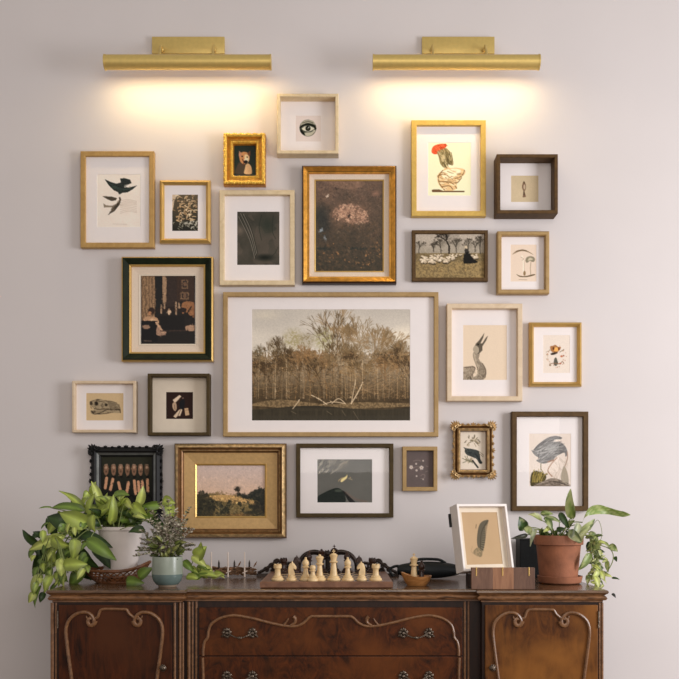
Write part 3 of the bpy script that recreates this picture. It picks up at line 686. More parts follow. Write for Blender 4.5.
# 14 butterflies and blossom
f = Frame((529.3, 322.3, 581.7, 386.5), .016, 'small shiny gold frame with white mat, orange moth and grey bird print')
f.mould([(0, WALLGAP, 0), (0, .016, 0), (.8, .022, 0), (2.4, .026, 0), (4.4, .018, 0), (4.6, .010, 0)], [M['goldpaint']])
f.mat((543, 335, 570, 373), .010)
A = Art(543, 335, 570, 373, vw(522, 315, 602, 395), (206, 194, 182), .03)
A.poly([(240, 268), (262, 262), (285, 255), (305, 270), (328, 272), (322, 295), (300, 315), (262, 316), (245, 300)], (152, 108, 68)); A.ell(290, 292, 24, 18, (212, 160, 92)); A.ell(268, 285, 8, 14, (90, 50, 30)); A.ell(312, 288, 8, 12, (96, 52, 30))
A.poly([(242, 330), (265, 318), (305, 318), (285, 333), (255, 340)], (62, 52, 44)); A.line([(320, 315), (355, 292)], 5, (110, 92, 70)); A.line([(215, 310), (245, 300)], 4, (140, 120, 96))
A.poly([(270, 400), (275, 370), (290, 360), (300, 385), (306, 410), (290, 432), (272, 420)], (88, 86, 76)); A.line([(235, 415), (270, 408), (320, 412), (340, 395), (352, 405)], 6, (128, 98, 76)); 
r = random.Random(8)
for q in range(50):
    a = r.uniform(0, 2*PI); rr = r.uniform(70, 95)
    A.ell(288+rr*math.cos(a)*.95, 350+rr*math.sin(a), 4, 4, r.choice([(150, 96, 70), (140, 132, 110), (176, 130, 100)]), .7)
A.ell(335, 350, 12, 9, (168, 108, 78)); A.ell(352, 345, 7, 7, (140, 84, 60)); A.ell(325, 410, 9, 7, (160, 96, 70)); A.ell(240, 425, 9, 8, (130, 110, 86))
A.build(-.0092, 'print', f.root)

# 15 small pale frame with recumbent creature
f = Frame((72, 380.8, 135.7, 432.5), .032, 'small pale horizontal frame with an ink drawing on tan paper')
f.simple(2.8, M['birch'], .012)
f.mat((86, 393, 123.5, 420.5), .012)
A = Art(86, 393, 123.5, 420.5, vw(66, 370, 146, 450), (188, 164, 128), .03)
A.poly([(200, 275), (225, 258), (285, 246), (330, 260), (380, 262), (430, 280), (460, 320), (455, 362), (400, 362), (330, 368), (280, 378), (220, 372), (212, 345), (240, 335), (215, 305)], (150, 134, 108))
A.ell(215, 285, 14, 20, (60, 52, 44), soft=.4); A.ell(258, 285, 20, 22, (44, 38, 32), soft=.4); A.ell(270, 255, 22, 9, (90, 78, 64), soft=.4); A.ell(340, 296, 16, 14, (50, 44, 36), soft=.4); A.ell(310, 300, 14, 22, (110, 98, 80), soft=.4)
for q in range(13): A.line([(350+q*8, 268+q*2), (368+q*7, 300), (378+q*6, 345)], 3, (66, 58, 48), .7)
A.line([(215, 345), (240, 372), (300, 360), (350, 335), (450, 335)], 6, (50, 42, 34)); A.line([(270, 372), (330, 370), (395, 358)], 5, (70, 60, 48)); A.line([(455, 320), (460, 362)], 6, (60, 50, 40)); A.line([(240, 325), (290, 335), (360, 325)], 5, (60, 50, 40)); A.ell(235, 355, 22, 10, (66, 56, 46), soft=.4); A.line([(205, 270), (240, 262), (280, 270), (350, 262), (430, 280)], 3.5, (60, 50, 40))
A.hatch([(210, 280), (290, 250), (430, 285), (455, 350), (300, 370), (220, 360)], 90, .15, 20, [(60, 50, 40), (96, 82, 62), (182, 164, 132)], 3, 10, jit=.8, al=.7)
A.build(-.0112, 'print', f.root)

# 16 dark box with paper shapes
f = Frame((147.5, 373.5, 209.5, 435.5), .040, 'black-brown square box frame with small dark collage square')
f.simple(3.2, M['umber'], .010)
f.mat((166, 392, 193, 419), .010, M['matcream'])
A = Art(166, 392, 193, 419, vw(142, 367, 217, 442), (50, 36, 32), .06)
A.poly([(280, 300), (340, 255), (356, 268), (298, 328)], (206, 184, 160), smooth=False); A.poly([(278, 330), (305, 320), (315, 370), (300, 398), (280, 372)], (172, 146, 122)); A.line([(295, 345), (300, 385)], 4, (80, 60, 50))
A.poly([(340, 320), (375, 290), (388, 320), (375, 380), (345, 375)], (34, 34, 36)); A.ell(370, 283, 8, 7, (110, 90, 80)); A.poly([(285, 445), (335, 388), (352, 380), (365, 385), (345, 442), (325, 440), (305, 458)], (198, 176, 150), smooth=False); A.line([(350, 385), (325, 440)], 4, (60, 44, 38)); A.poly([(383, 375), (415, 370), (428, 432), (392, 440)], (186, 156, 124), smooth=False); A.line([(388, 390), (415, 388)], 3, (110, 84, 66))
A.build(-.0094, 'print', f.root)

# 17 black ornate frame
def scroll(bm, c, r, a0, turns=1.3, sgn=1, rad=.003, sx=1, sz=1, y=0):
    pts = []; rs = []
    n = 16
    for k in range(n+1):
        t = k/n; a = a0+sgn*t*turns*2*PI; rr = r*(1-.8*t)
        pts.append((c[0]+rr*math.cos(a)*sx, c[1]-.003*math.sin(t*PI), c[2]+rr*math.sin(a)*sz)); rs.append(rad*(1-.45*t))
    tube(bm, pts, rs, 6); ball(bm, pts[-1], rad*1.0, 6)
def leaflet(bm, p, ang, L, wd, y=0, th=.004):
    """carved acanthus-like lobe lying on the frame plane"""
    d = Vector((math.cos(ang), 0, math.sin(ang))); s = Vector((-d.z, 0, d.x)); p = Vector(p); N = 7; rings = []
    for k in range(N):
        t = k/(N-1); w_ = wd*math.sin(PI*min(1, t*.9+.1))**.8*(1-.25*t)+.0004; c = p+d*L*t
        rings.append([bm.verts.new(c-s*w_), bm.verts.new(c+Vector((0, -th*math.sin(PI*t*.8+.4), 0))), bm.verts.new(c+s*w_), bm.verts.new(c+Vector((0, th*.3, 0)))])
    for a, b in zip(rings, rings[1:]):
        for k in range(4): bm.faces.new((a[k], a[(k+1) % 4], b[(k+1) % 4], b[k]))
    bm.faces.new(rings[0][::-1]); bm.faces.new(rings[-1])
f = Frame((91, 447, 161.5, 515), .020, 'black scrolled ornate frame of small paired figures behind the pothos')
f.mould([(0, .002, 0), (0, .020, 0), (1.5, .026, 0), (4.2, .031, 0), (5.6, .026, 0), (6.0, .022, 1), (8.0, .019, 1), (8.3, .016, 0), (9.6, .014, 0), (9.7, .008, 0)], [M['black'], M['silver']])
bm = new(); r = random.Random(17)
for sx in (-1, 1):
    for sz in (-1, 1):
        cx, cz = f.cx+sx*f.hw, f.cz+sz*f.hh
        for k in range(5):
            leaflet(bm, (cx-sx*.012, -.028, cz-sz*.012), math.atan2(sz, sx)+(k-2)*.42, .027-.003*abs(k-2), .0055)
        scroll(bm, (cx-sx*.020, -.030, cz-sz*.002), .008, 0, 1.2, sx*sz); scroll(bm, (cx-sx*.002, -.030, cz-sz*.020), .008, PI/2, 1.2, -sx*sz)
for side in range(4):
    horiz = side < 2; s = 1 if side % 2 else -1; L = f.hw if horiz else f.hh; n = 9 if horiz else 9
    for k in range(n):
        t = -L*.78 + 2*L*.78*k/(n-1); big = 1.25 if k == n//2 else (1. if k % 2 else .7)
        if horiz: p = (f.cx+t, -.024, f.cz+s*(f.hh-.003)); ang = s*PI/2
        else: p = (f.cx+s*(f.hw-.003), -.024, f.cz+t); ang = 0 if s > 0 else PI
        for dd in (-.75, 0, .75): leaflet(bm, p, ang+dd, .0085*big, .0032)
obj('ornament', bm, M['black'], f.root)
A = Art(99.5, 455, 153.5, 507, (80, 435, 679/95), (44, 44, 36), .05)
A.grad(130, (52, 52, 42), 420, (34, 34, 30))
for i, x in enumerate((188, 241, 291, 340, 386, 432, 476)):
    A.poly([(x-17, 240), (x-10, 212), (x+10, 212), (x+17, 240), (x+13, 275), (x, 292), (x-13, 275)], (132, 100, 80), .55 if i > 5 else .9); A.ell(x, 232, 9, 11, (178, 148, 124), .8); A.ell(x, 262, 8, 10, (84, 66, 54), .8); A.line([(x-10, 214), (x+10, 214)], 5, (150, 132, 116), .7); A.ell(x+4, 300, 12, 9, (30, 26, 24))
for x, y, x2, y2 in ((192, 308, 182, 378), (236, 315, 218, 390), (276, 340, 290, 398), (346, 338, 334, 410), (388, 328, 396, 418), (416, 335, 422, 405), (444, 335, 448, 400), (480, 320, 484, 400)):
    A.line([(x, y), (x2, y2)], 20, (186, 140, 110), smooth=False)
for i in range(6): A.line([(160+i*60, 455), (190+i*60, 430), (215+i*60, 460)], 8, (20, 20, 18))
A.dabs(900, 6, .16, seed=9)
A.build(-.009, 'print', f.root)

# 18 gilt landscape
f = Frame((174.5, 443.5, 286.3, 538), .026, 'broad bronze-gold frame with a dusk field landscape painting')
f.mould([(0, WALLGAP, 1), (0, .026, 1), (1.0, .032, 1), (2.4, .038, 2), (4.0, .040, 0), (5.4, .034, 1), (6.4, .028, 1), (7.4, .031, 0), (8.6, .028, 1), (9.2, .020, 1)], [M['goldold'], M['bronze'], M['goldold']])
bm = new(); i0 = 9.1*f.px
rloops(bm, f.cx, f.cz, f.hw, f.hh, [(i0, .020, 0), (i0+11.0*f.px, .0160, 0), (i0+11.4*f.px, .018, 1), (i0+12.6*f.px, .015, 1), (i0+12.8*f.px, .009, 1)])
obj('liner', bm, [M['goldliner'], M['goldpaint']], f.root, smooth=False)
A = Art(196.3, 465.2, 264.8, 517.2, vw(160, 435, 300, 575), (190, 170, 158), .06)
A.grad(145, (186, 168, 160), 290, (206, 172, 144)); A.mix(A.fbm(9, 4, 2, .7), (172, 154, 148), .4)
A.poly([(175, 290), (240, 284), (330, 290), (420, 296), (510, 300), (510, 400), (175, 400)], (110, 94, 60), smooth=False); A.poly([(220, 300), (330, 290), (440, 318), (470, 340), (370, 330), (280, 318)], (190, 152, 100), .9); A.line([(240, 285), (320, 282), (390, 295)], 5, (140, 116, 88))
A.mix((A.VY > 318)*(A.fbm(4, 4)+.0 > .47), (40, 40, 28), .9); A.mix((A.VY > 330)*(A.fbm(1.5, 2) > .6), (130, 116, 84), .5)
A.poly([(180, 300), (190, 270), (215, 275), (240, 295), (270, 330), (250, 400), (180, 400)], (44, 42, 30), .9, tex=.25); A.ell(375, 263, 15, 17, (38, 34, 26), soft=.3); A.line([(375, 260), (377, 296)], 7, (38, 34, 26)); A.ell(388, 288, 12, 8, (38, 36, 26))
A.poly([(395, 305), (400, 288), (430, 285), (450, 268), (470, 262), (505, 262), (505, 335), (470, 318), (430, 310)], (34, 36, 28), tex=.15)
A.poly([(450, 330), (480, 320), (505, 335), (505, 385), (460, 360)], (36, 34, 26), .9, tex=.3); A.ell(380, 388, 90, 14, (150, 112, 66), .7, soft=.9)
A.dabs(3500, 7, .045, (170, 130, 520, 290), seed=10); A.dabs(4000, 6, .26, (170, 296, 520, 420), seed=11)
A.build(-.0105, 'painting', f.root, M['oil'])

# 19 koi photograph
f = Frame((296, 443.5, 393.5, 517.5), .026, 'dark olive-brown frame with white mat and a golden fish in grey water')
f.simple(4.2, M['umber'], .012)
f.mat((317.2, 459.2, 372.2, 502.6), .012)
A = Art(317.2, 459.2, 372.2, 502.6, vw(290, 438, 400, 548), (100, 98, 92), .05)
A.mix(A.fbm(16, 3), (80, 80, 75), .5); r = random.Random(5)
for q in range(46):
    x, y = r.uniform(170, 350), r.uniform(130, 215); L = r.uniform(6, 26)
    if x+y*1.2 > 520: continue
    A.line([(x, y+8), (x+L*.6, y-2), (x+L, y-L*.4)], 3, (186, 176, 158), .75)
for q in range(14): A.line([(275+q*4, 170+q*2), (300+q*5, 160+3*math.sin(q)), (355, 140+q*2)], 2, (150, 138, 120), .3)
A.line([(268, 195), (300, 200), (330, 160), (352, 150)], 2.5, (168, 150, 120), .6)
A.poly([(312, 268), (318, 255), (332, 245), (348, 235), (350, 225), (354, 235), (350, 248), (335, 262), (320, 272)], (222, 196, 140)); A.line([(300, 268), (305, 258), (325, 245)], 3, (200, 170, 120)); A.line([(360, 250), (385, 258)], 3, (190, 170, 130), .8); A.ell(372, 245, 4, 3, (170, 150, 110))
A.poly([(168, 365), (225, 330), (285, 308), (320, 320), (338, 350), (330, 400), (168, 400)], (22, 32, 26)); A.poly([(320, 322), (345, 335), (375, 368), (405, 400), (370, 398), (335, 345)], (26, 26, 24)); A.ell(300, 325, 26, 9, (88, 92, 80), .6); A.line([(345, 335), (400, 375), (470, 392)], 14, (110, 92, 82), .5)
A.build(-.0112, 'print', f.root)
f.glass(.016)

# 20 tiny pale flowers
f = Frame((402.5, 446.5, 437.5, 491), .026, 'smallest wood frame, white blossoms on grey, beside the golden fish picture')
f.simple(4.0, M['oaklight'], .012)
A = Art(406.6, 449, 434.6, 488.2, vw(395, 438, 455, 498), (100, 88, 86), .04)
A.mix(A.fbm(12, 2), (86, 80, 76), .6)
for x, y, s in ((185, 330, 24), (300, 335, 26), (245, 365, 14), (318, 258, 11), (245, 428, 11), (318, 465, 9), (240, 292, 12)):
    for k in range(5): a = k*1.257+x; A.ell(x+s*.55*math.cos(a), y+s*.55*math.sin(a), s*.5, s*.5, (206, 194, 184), .8, soft=.5)
    A.ell(x, y, s*.25, s*.25, (150, 120, 90), .8)
for a in ([(210, 262), (260, 250), (290, 262)], [(290, 430), (310, 410), (335, 415), (330, 450), (290, 455)], [(200, 350), (225, 330), (270, 320)], [(260, 350), (280, 330), (295, 370)], [(345, 380), (370, 372)], [(350, 315), (375, 325)]): A.line(a, 4, (170, 152, 138), .6)
A.build(-.0125, 'print', f.root)

# 21 ornate gold bird
f = Frame((453.5, 424.5, 493, 476.5), .018, 'small antique gold rococo frame with a grey bird among leaves')
f.mould([(0, .002, 1), (0, .018, 1), (1.4, .022, 0), (2.6, .018, 1), (3.8, .024, 1), (5.2, .030, 0), (6.4, .026, 0), (6.9, .020, 1), (7.2, .010, 1)], [M['goldold'], M['bronze']])
bm = new()
for sx in (-1, 1):
    for sz in (-1, 1):
        cx, cz = f.cx+sx*f.hw, f.cz+sz*f.hh
        for k in range(7): leaflet(bm, (cx-sx*.010, -.024, cz-sz*.010), math.atan2(sz, sx)+(k-3)*.36, .027-.002*abs(k-3), .0042)
        scroll(bm, (cx-sx*.016, -.030, cz-sz*.0), .0068, PI*(.5+.5*sx), 1.2, sx*sz, .0022); scroll(bm, (cx, -.030, cz-sz*.016), .0068, PI/2*sz, 1.2, -sx*sz, .0022)
        scroll(bm, (cx-sx*.007, -.032, cz-sz*.007), .006, 0, 1.0, sx, .002)
for side in range(4):
    horiz = side < 2; s = 1 if side % 2 else -1; L = f.hw if horiz else f.hh
    for k, t in enumerate((-.42, -.2, 0, .2, .42)):
        if horiz: p = (f.cx+t*L*1.3, -.021, f.cz+s*(f.hh-.002)); ang = s*PI/2
        else: p = (f.cx+s*(f.hw-.002), -.021, f.cz+t*L*1.3); ang = 0 if s > 0 else PI
        q = 1.2 if t == 0 else .8
        for dd in (-.9, 0, .9): leaflet(bm, p, ang+dd, .0085*q, .0024)
obj('ornament', bm, M['goldold'], f.root)
A = Art(460.3, 431.8, 486.8, 470.5, vw(445, 415, 515, 485), (204, 192, 176), .03); r = random.Random(6)
for cx, cy, n, c in ((270, 250, 46, (92, 84, 68)), (225, 435, 34, (106, 104, 84))):
    for q in range(n):
        a = r.uniform(0, 2*PI); rr = r.uniform(5, 75 if n > 40 else 50); x = cx+rr*math.cos(a)*1.1; y = cy+rr*math.sin(a)*.75
        A.ell(x, y, 15, 4.5, c if r.random() < .6 else (140, 126, 100), .85, rot=a+r.uniform(-.5, .5), soft=.4)
A.poly([(178, 312), (215, 322), (270, 330), (320, 345), (335, 375), (345, 430), (362, 462), (335, 470), (305, 425), (262, 405), (215, 385), (192, 355), (195, 330)], (62, 66, 64)); A.line([(225, 360), (300, 385), (345, 460)], 12, (44, 48, 48)); A.line([(268, 440), (318, 505)], 16, (56, 56, 52)); A.line([(320, 345), (375, 390)], 4, (100, 90, 72)); A.line([(325, 370), (370, 405)], 4, (100, 90, 72)); A.ell(205, 328, 4, 4, (190, 180, 160))
A.hatch([(192, 330), (270, 332), (345, 430), (305, 425), (215, 380)], 40, .8, 22, [(84, 88, 86), (40, 44, 44)], 4, 13, al=.6)
A.build(-.011, 'print', f.root)

# 22 wading bird
f = Frame((512, 411.5, 588.5, 511), .028, 'dark walnut frame with grey wading bird print above the terracotta pot')
f.simple(5.0, M['walnutframe'], .012)
f.mat((529, 433.5, 571, 486.5), .012)
A = Art(529, 433.5, 571, 486.5, vw(505, 405, 595, 515), (206, 194, 184), .03)
A.mix(A.fbm(14, 3), (196, 178, 160), .4)
A.poly([(180, 275), (205, 245), (260, 205), (310, 192), (348, 200), (345, 212), (305, 215), (300, 228), (345, 232), (375, 262), (385, 300), (372, 320), (365, 295), (320, 315), (290, 345), (240, 362), (205, 352), (195, 340), (215, 330), (185, 310), (165, 280), (185, 285)], (112, 110, 108))
A.poly([(200, 285), (260, 250), (330, 250), (300, 300), (240, 330), (210, 320)], (142, 140, 138), .8); A.line([(180, 278), (230, 232), (300, 218)], 7, (70, 68, 68), .8); A.line([(215, 265), (208, 330)], 5, (60, 58, 58), .8); A.line([(205, 288), (300, 262), (345, 240)], 4, (170, 168, 164), .7)
A.line([(383, 290), (384, 330), (370, 375)], 6, (150, 126, 112)); A.line([(320, 325), (285, 365), (265, 405), (290, 440)], 6, (150, 118, 96)); A.line([(300, 340), (265, 352)], 8, (140, 104, 84)); A.line([(222, 362), (222, 400)], 5, (110, 98, 70))
A.poly([(162, 500), (162, 430), (185, 405), (225, 415), (255, 440), (245, 470), (225, 505)], (70, 62, 34)); r = random.Random(2)
for q in range(26): x = r.uniform(165, 230); A.line([(x, 475), (x+r.uniform(-5, 20), 440), (x+r.uniform(-5, 45), r.uniform(395, 430))], 4, r.choice([(150, 132, 70), (110, 98, 52), (44, 38, 22), (176, 156, 92)]), .85)
A.poly([(180, 505), (240, 468), (290, 450), (340, 460), (390, 490), (390, 505)], (128, 116, 104)); A.line([(300, 470), (345, 478), (388, 500)], 8, (60, 52, 46), .8); A.line([(180, 490), (230, 492), (300, 465)], 6, (84, 74, 62), .7)
A.poly([(345, 460), (362, 375), (385, 420), (390, 485)], (150, 140, 124)); 
for q in range(5): A.line([(300+q*18, 455), (315+q*15, 425), (335+q*10, 395)], 3, (168, 152, 134), .6)
A.hatch([(200, 285), (260, 215), (345, 232), (380, 290), (300, 320), (240, 355), (205, 345)], 90, -.45, 34, [(84, 82, 80), (160, 158, 154), (62, 60, 60), (186, 182, 176)], 3, 3)
A.hatch([(180, 500), (240, 468), (340, 462), (390, 495)], 60, .3, 26, [(92, 82, 70), (164, 150, 132), (66, 58, 50)], 3, 4)
A.hatch([(300, 350), (375, 330), (390, 480), (300, 455)], 30, 1.0, 34, [(172, 156, 138), (150, 134, 116)], 2.4, 5, al=.5)
A.build(-.0112, 'print', f.root)
f.glass(.016)

# ---------------------------------------------------------------- picture lights
def picture_light(px0, px1, py0, py1, plate, label):
    yl = -.105; a, b = W(px0, py0, yl-.02), W(px1, py1, yl-.02); R = (a.z-b.z)/2*1.03; cz = (a.z+b.z)/2; cx = (a.x+b.x)/2
    p0, p1 = W(plate[0], plate[1], -.012), W(plate[2], plate[3], -.012)
    root = thing('picture_light', label, 'wall lamp', (cx, 0, p1.z))
    bm = new(); box(bm, p0.x, p1.x, -.014, -.0008, p1.z-.002, p0.z, .0015); obj('backplate', bm, M['brass'], root)
    for px in ((plate[0]+10, plate[2]-10)):
        x = W(px, 0, -.02).x; zz = p1.z+.004
        bm = new(); tube(bm, [(x, -.014, zz+.004), (x, -.04, zz+.006), (x, -.075, cz+R*.75), (x, yl, cz+R*.55)], .0042, 10)
        ball(bm, (x, -.020, zz+.004), .0078, 12, (1, .8, 1))
        obj('arm', bm, M['brass'], root)
    # half-open tube, slot facing down and a little towards the wall
    bm = new(); n = 40; L = (b.x-a.x)/2; gap = math.radians(30); mid = math.radians(-42)
    angs = [mid+gap+(2*PI-2*gap)*k/n for k in range(n+1)]
    rows = []
    for rr in (R, R-.0016):
        rows.append([[bm.verts.new((cx+sx*L, yl+rr*math.cos(t), cz+rr*math.sin(t))) for t in angs] for sx in (-1, 1)])
    for q in range(2):
        A0, B0 = rows[q]
        for k in range(n): bm.faces.new((A0[k], A0[k+1], B0[k+1], B0[k]))
    for k in (0, n): bm.faces.new((rows[0][0][k], rows[0][1][k], rows[1][1][k], rows[1][0][k]))
    sh = obj('lamp_shade', bm, M['brass'], root)
    for sx in (-1, 1):
        bm = new(); x = cx+sx*L
        vs = [[bm.verts.new((xx, yl+(R+.0012)*math.cos(t), cz+(R+.0012)*math.sin(t))) for t in [2*PI*k/32 for k in range(32)]] for xx in (x-sx*.001, x+sx*.0035)]
        for k in range(32): bm.faces.new((vs[0][k], vs[0][(k+1) % 32], vs[1][(k+1) % 32], vs[1][k]))
        bm.faces.new(vs[0]); bm.faces.new(vs[1]); obj('end_cap', bm, M['brass'], root)
    bm = new(); box(bm, cx-L+.004, cx+L-.004, yl-.010, yl+.010, cz-R*.15, cz); obj('diffuser', bm, M['emit'], root)
    ld = bpy.data.lights.new('lamp_glow', 'AREA'); ld.shape = 'RECTANGLE'; ld.size = 2*L-.02; ld.size_y = .018; ld.energy = LAMP_E; ld.color = (1, .78, .42)
    lo = bpy.data.objects.new('lamp_glow', ld); COL.objects.link(lo); lo.location = (cx, yl+R*.93*math.cos(mid), cz+R*.93*math.sin(mid))
    lo.rotation_euler = (math.radians(12), 0, 0)
LAMP_E = .85
picture_light(104, 269.7, 52.2, 66.3, (152, 36.8, 224.5, 53), 'brushed brass tube picture light above the framed birds and gilt dog')
picture_light(374, 539.7, 52.2, 66.3, (422, 36.8, 494.5, 53), 'brushed brass tube picture light above the yellow oak frame')

# ---------------------------------------------------------------- sideboard
XL, XR = 46, 609
YS, YM = -.50, -.472       # front of the end cabinets' and the middle's top slab
BS, BM = -.482, -.452      # body fronts
def X(px, y): return (px-XC)*(D+y)/F
def Z(py, y): return ZC-(py-YC)*(D+y)/F
xa, xb = X(XL, YS), X(XR, YS); x1, x2 = X(186, YS), X(477, YS)
sb = thing('sideboard', 'carved dark walnut sideboard standing against the wall beneath the pictures', 'sideboard', ((xa+xb)/2, -.25, 0))
# top slab with a moulded edge, following the breakfront outline
def outline(off, ys=YS, ym=YM):
    return [(xa+off, -.004), (xa+off, ys+off), (x1-off, ys+off), (x1-off, ym+off), (x2+off, ym+off), (x2+off, ys+off), (xb-off, ys+off), (xb-off, -.004)]
def stack(bm, loops, mi=None):
    rs = [[bm.verts.new((x, y, z)) for x, y in outline(o)] for o, z in loops]
    for j, (a, b) in enumerate(zip(rs, rs[1:])):
        for k in range(len(a)):
            fc = bm.faces.new((a[k], a[(k+1) % len(a)], b[(k+1) % len(b)], b[k])); fc.material_index = (mi or [0]*99)[j]
    bm.faces.new(rs[0]); bm.faces.new(rs[-1][::-1]); 
bm = new(); stack(bm, [(.004, ZTOP), (.001, ZTOP-.002), (0, ZTOP-.006), (.003, ZTOP-.010)]); obj('tabletop', bm, M['walnuttop'], sb, smooth=False)
bm = new(); stack(bm, [(.005, ZTOP-.010), (.006, ZTOP-.012), (.010, ZTOP-.014), (.006, ZTOP-.017), (.003, ZTOP-.022), (.006, ZTOP-.027), (.013, ZTOP-.029), (.013, ZTOP-.033)]); obj('edge_moulding', bm, M['moulding'], sb, smooth=False)
zb = .12; zt = ZTOP-.033
bm = new()
bxl, bxr = xa+.012, xb-.012
box(bm, bxl, X(178, BS), BS, -.006, zb, zt); box(bm, X(482, BS), bxr, BS, -.006, zb, zt); box(bm, X(178, BS), X(482, BS), BM, -.006, zb, zt)
obj('carcass', bm, M['walnutdark'], sb, smooth=False)
for (xx, yy) in ((bxl+.03, -.44), (bxr-.03, -.44), (bxl+.03, -.05), (bxr-.03, -.05), (X(182, BS), -.43), (X(478, BS), -.43)):
    bm = new(); lathe(bm, [(0, 0), (.014, 0), (.018, .01), (.013, .03), (.016, .06), (.026, .10), (.028, .1199), (0, .1199)], (xx, yy, 0), 20); obj('leg', bm, M['walnutdark'], sb)
# vertical reeded strips
def reed(pxa, pxb, yf, z0=zb, z1=None):
    bm = new(); z1 = z1 or zt-.002; a, b = X(pxa, yf), X(pxb, yf); m = (a+b)/2; r_ = abs(b-a)/2; n = 8
    r0 = [bm.verts.new((m+r_*math.cos(PI*k/n), yf-.8*r_*math.sin(PI*k/n), z0)) for k in range(n+1)]
    r1 = [bm.verts.new((v.co.x, v.co.y, z1)) for v in r0]
    for k in range(n): bm.faces.new((r0[k], r0[k+1], r1[k+1], r1[k]))
    bm.faces.new(r1); bm.faces.new(r0); obj('pilaster', bm, M['trim'], sb)
for a, b, y in ((50.5, 54, BS), (55, 57, BS), (173.5, 176, BS), (187, 190.5, BM), (191.5, 193.5, BM), (195, 197.5, BM), (463.5, 466, BM), (467.5, 469.5, BM), (598.5, 600.5, BS), (601, 603.5, BS)): reed(a, b, y)
for a, b in ((178.5, 181.5), (182, 184)): reed(a, b, BS+.006)
def zz(py, y): return Z(py, y)
def trimline(bm, pts, view, y, rad, taper=None, closed=False, k=6, flat=1.15):
    ox, oy, s = view; P = smoothline([(a/s+ox, b/s+oy) for a, b in pts], k)
    n = len(P); rs = [rad*(1 if not taper else taper(i/(n-1))) for i in range(n)]
    tube(bm, [(X(a, y), y, Z(b, y)) for a, b in P], rs, 8, flat=flat)
def scroll_px(bm, cx, cy, r0, a0, turns, y, rad, view):
    pts = []
    for k in range(20):
        t = k/19; a = a0+turns*2*PI*t; rr = r0*(1-.75*t); pts.append((cx+rr*math.cos(a), cy+rr*math.sin(a)*1.25))
    ox, oy, s = view
    tube(bm, [(X(a/s+ox, y), y, Z(b/s+oy, y)) for a, b in pts], [rad*(1.15-.5*k/19) for k in range(20)], 8, flat=.8)
def door(px0, px1, mir, knob_px, hinge_px, label):
    yd = BS-.006; z0 = .16; z1 = Z(605, yd)
    bm = new(); box(bm, X(px0, yd), X(px1, yd), yd, BS+.002, z0, z1, .002)
    d = obj('door', bm, M['litdoor'] if mir else M['shadeddoor'], sb, smooth=False); 
    V = (40, 575, 4.115)
    L = [(150, 700), (142, 520), (130, 428), (113, 300), (107, 230), (118, 188), (150, 160), (185, 153), (208, 162), (221, 180), (222, 196)]
    Cn = [(226, 178), (238, 172), (245, 152), (258, 141), (300, 140), (345, 141), (358, 144), (366, 158), (382, 172), (390, 176)]
    mx = 305.5; Rr = [(2*mx-a, b) for a, b in L]
    if mir: V = (605.5-(0), 575, -4.115); V = None
    bm = new()
    def conv(pts):
        if not mir: return pts
        # right-hand door: same trim shifted to its own centre
        sh = (541.2-114.3)*4.115; return [(a+sh, b+1.5) for a, b in pts]
    VV = (40, 575, 4.115); yt = yd-.001
    for P in (L, Rr): trimline(bm, conv(P), VV, yt, .0048)
    trimline(bm, conv(Cn), VV, yt, .0040, k=4)
    for sgn in (-1, 1):
        c = conv([(mx+sgn*(mx-208), 186)])[0]
        scroll_px(bm, c[0], c[1]+2, 19, (0 if sgn < 0 else PI), (.85 if sgn < 0 else -.85), yt-.001, .0060, VV)
        c2 = conv([(mx+sgn*(mx-196), 168)])[0]
        scroll_px(bm, c2[0], c2[1], 15, (-.6 if sgn < 0 else PI+.6), (.6 if sgn < 0 else -.6), yt-.001, .0026, VV)
    obj('moulding', bm, M['trim'], d)
    bm = new(); kc = (X(knob_px, yd), yd, Z(667, yd)); tube(bm, [(kc[0], yd, kc[2]), (kc[0], yd-.012, kc[2])], .003, 10)
    ball(bm, (kc[0], yd-.017, kc[2]), .0085, 14, (1, .7, 1))
    for q in range(10): a = q*2*PI/10; ball(bm, (kc[0]+.0075*math.cos(a), yd-.016, kc[2]+.0075*math.sin(a)), .0026, 6)
    ball(bm, (kc[0], yd-.0225, kc[2]), .0028, 8)
    obj('knob', bm, M['pewter'], d)
    bm = new(); hx = X(hinge_px, yd); tube(bm, [(hx, yd-.002, Z(611, yd)), (hx, yd-.002, Z(628, yd))], .0022, 8); obj('hinge', bm, M['pewter'], d)
    return d
door(58.5, 172, False, 164, 57.8, None); door(485, 598, True, 491.5, 598.5, None)
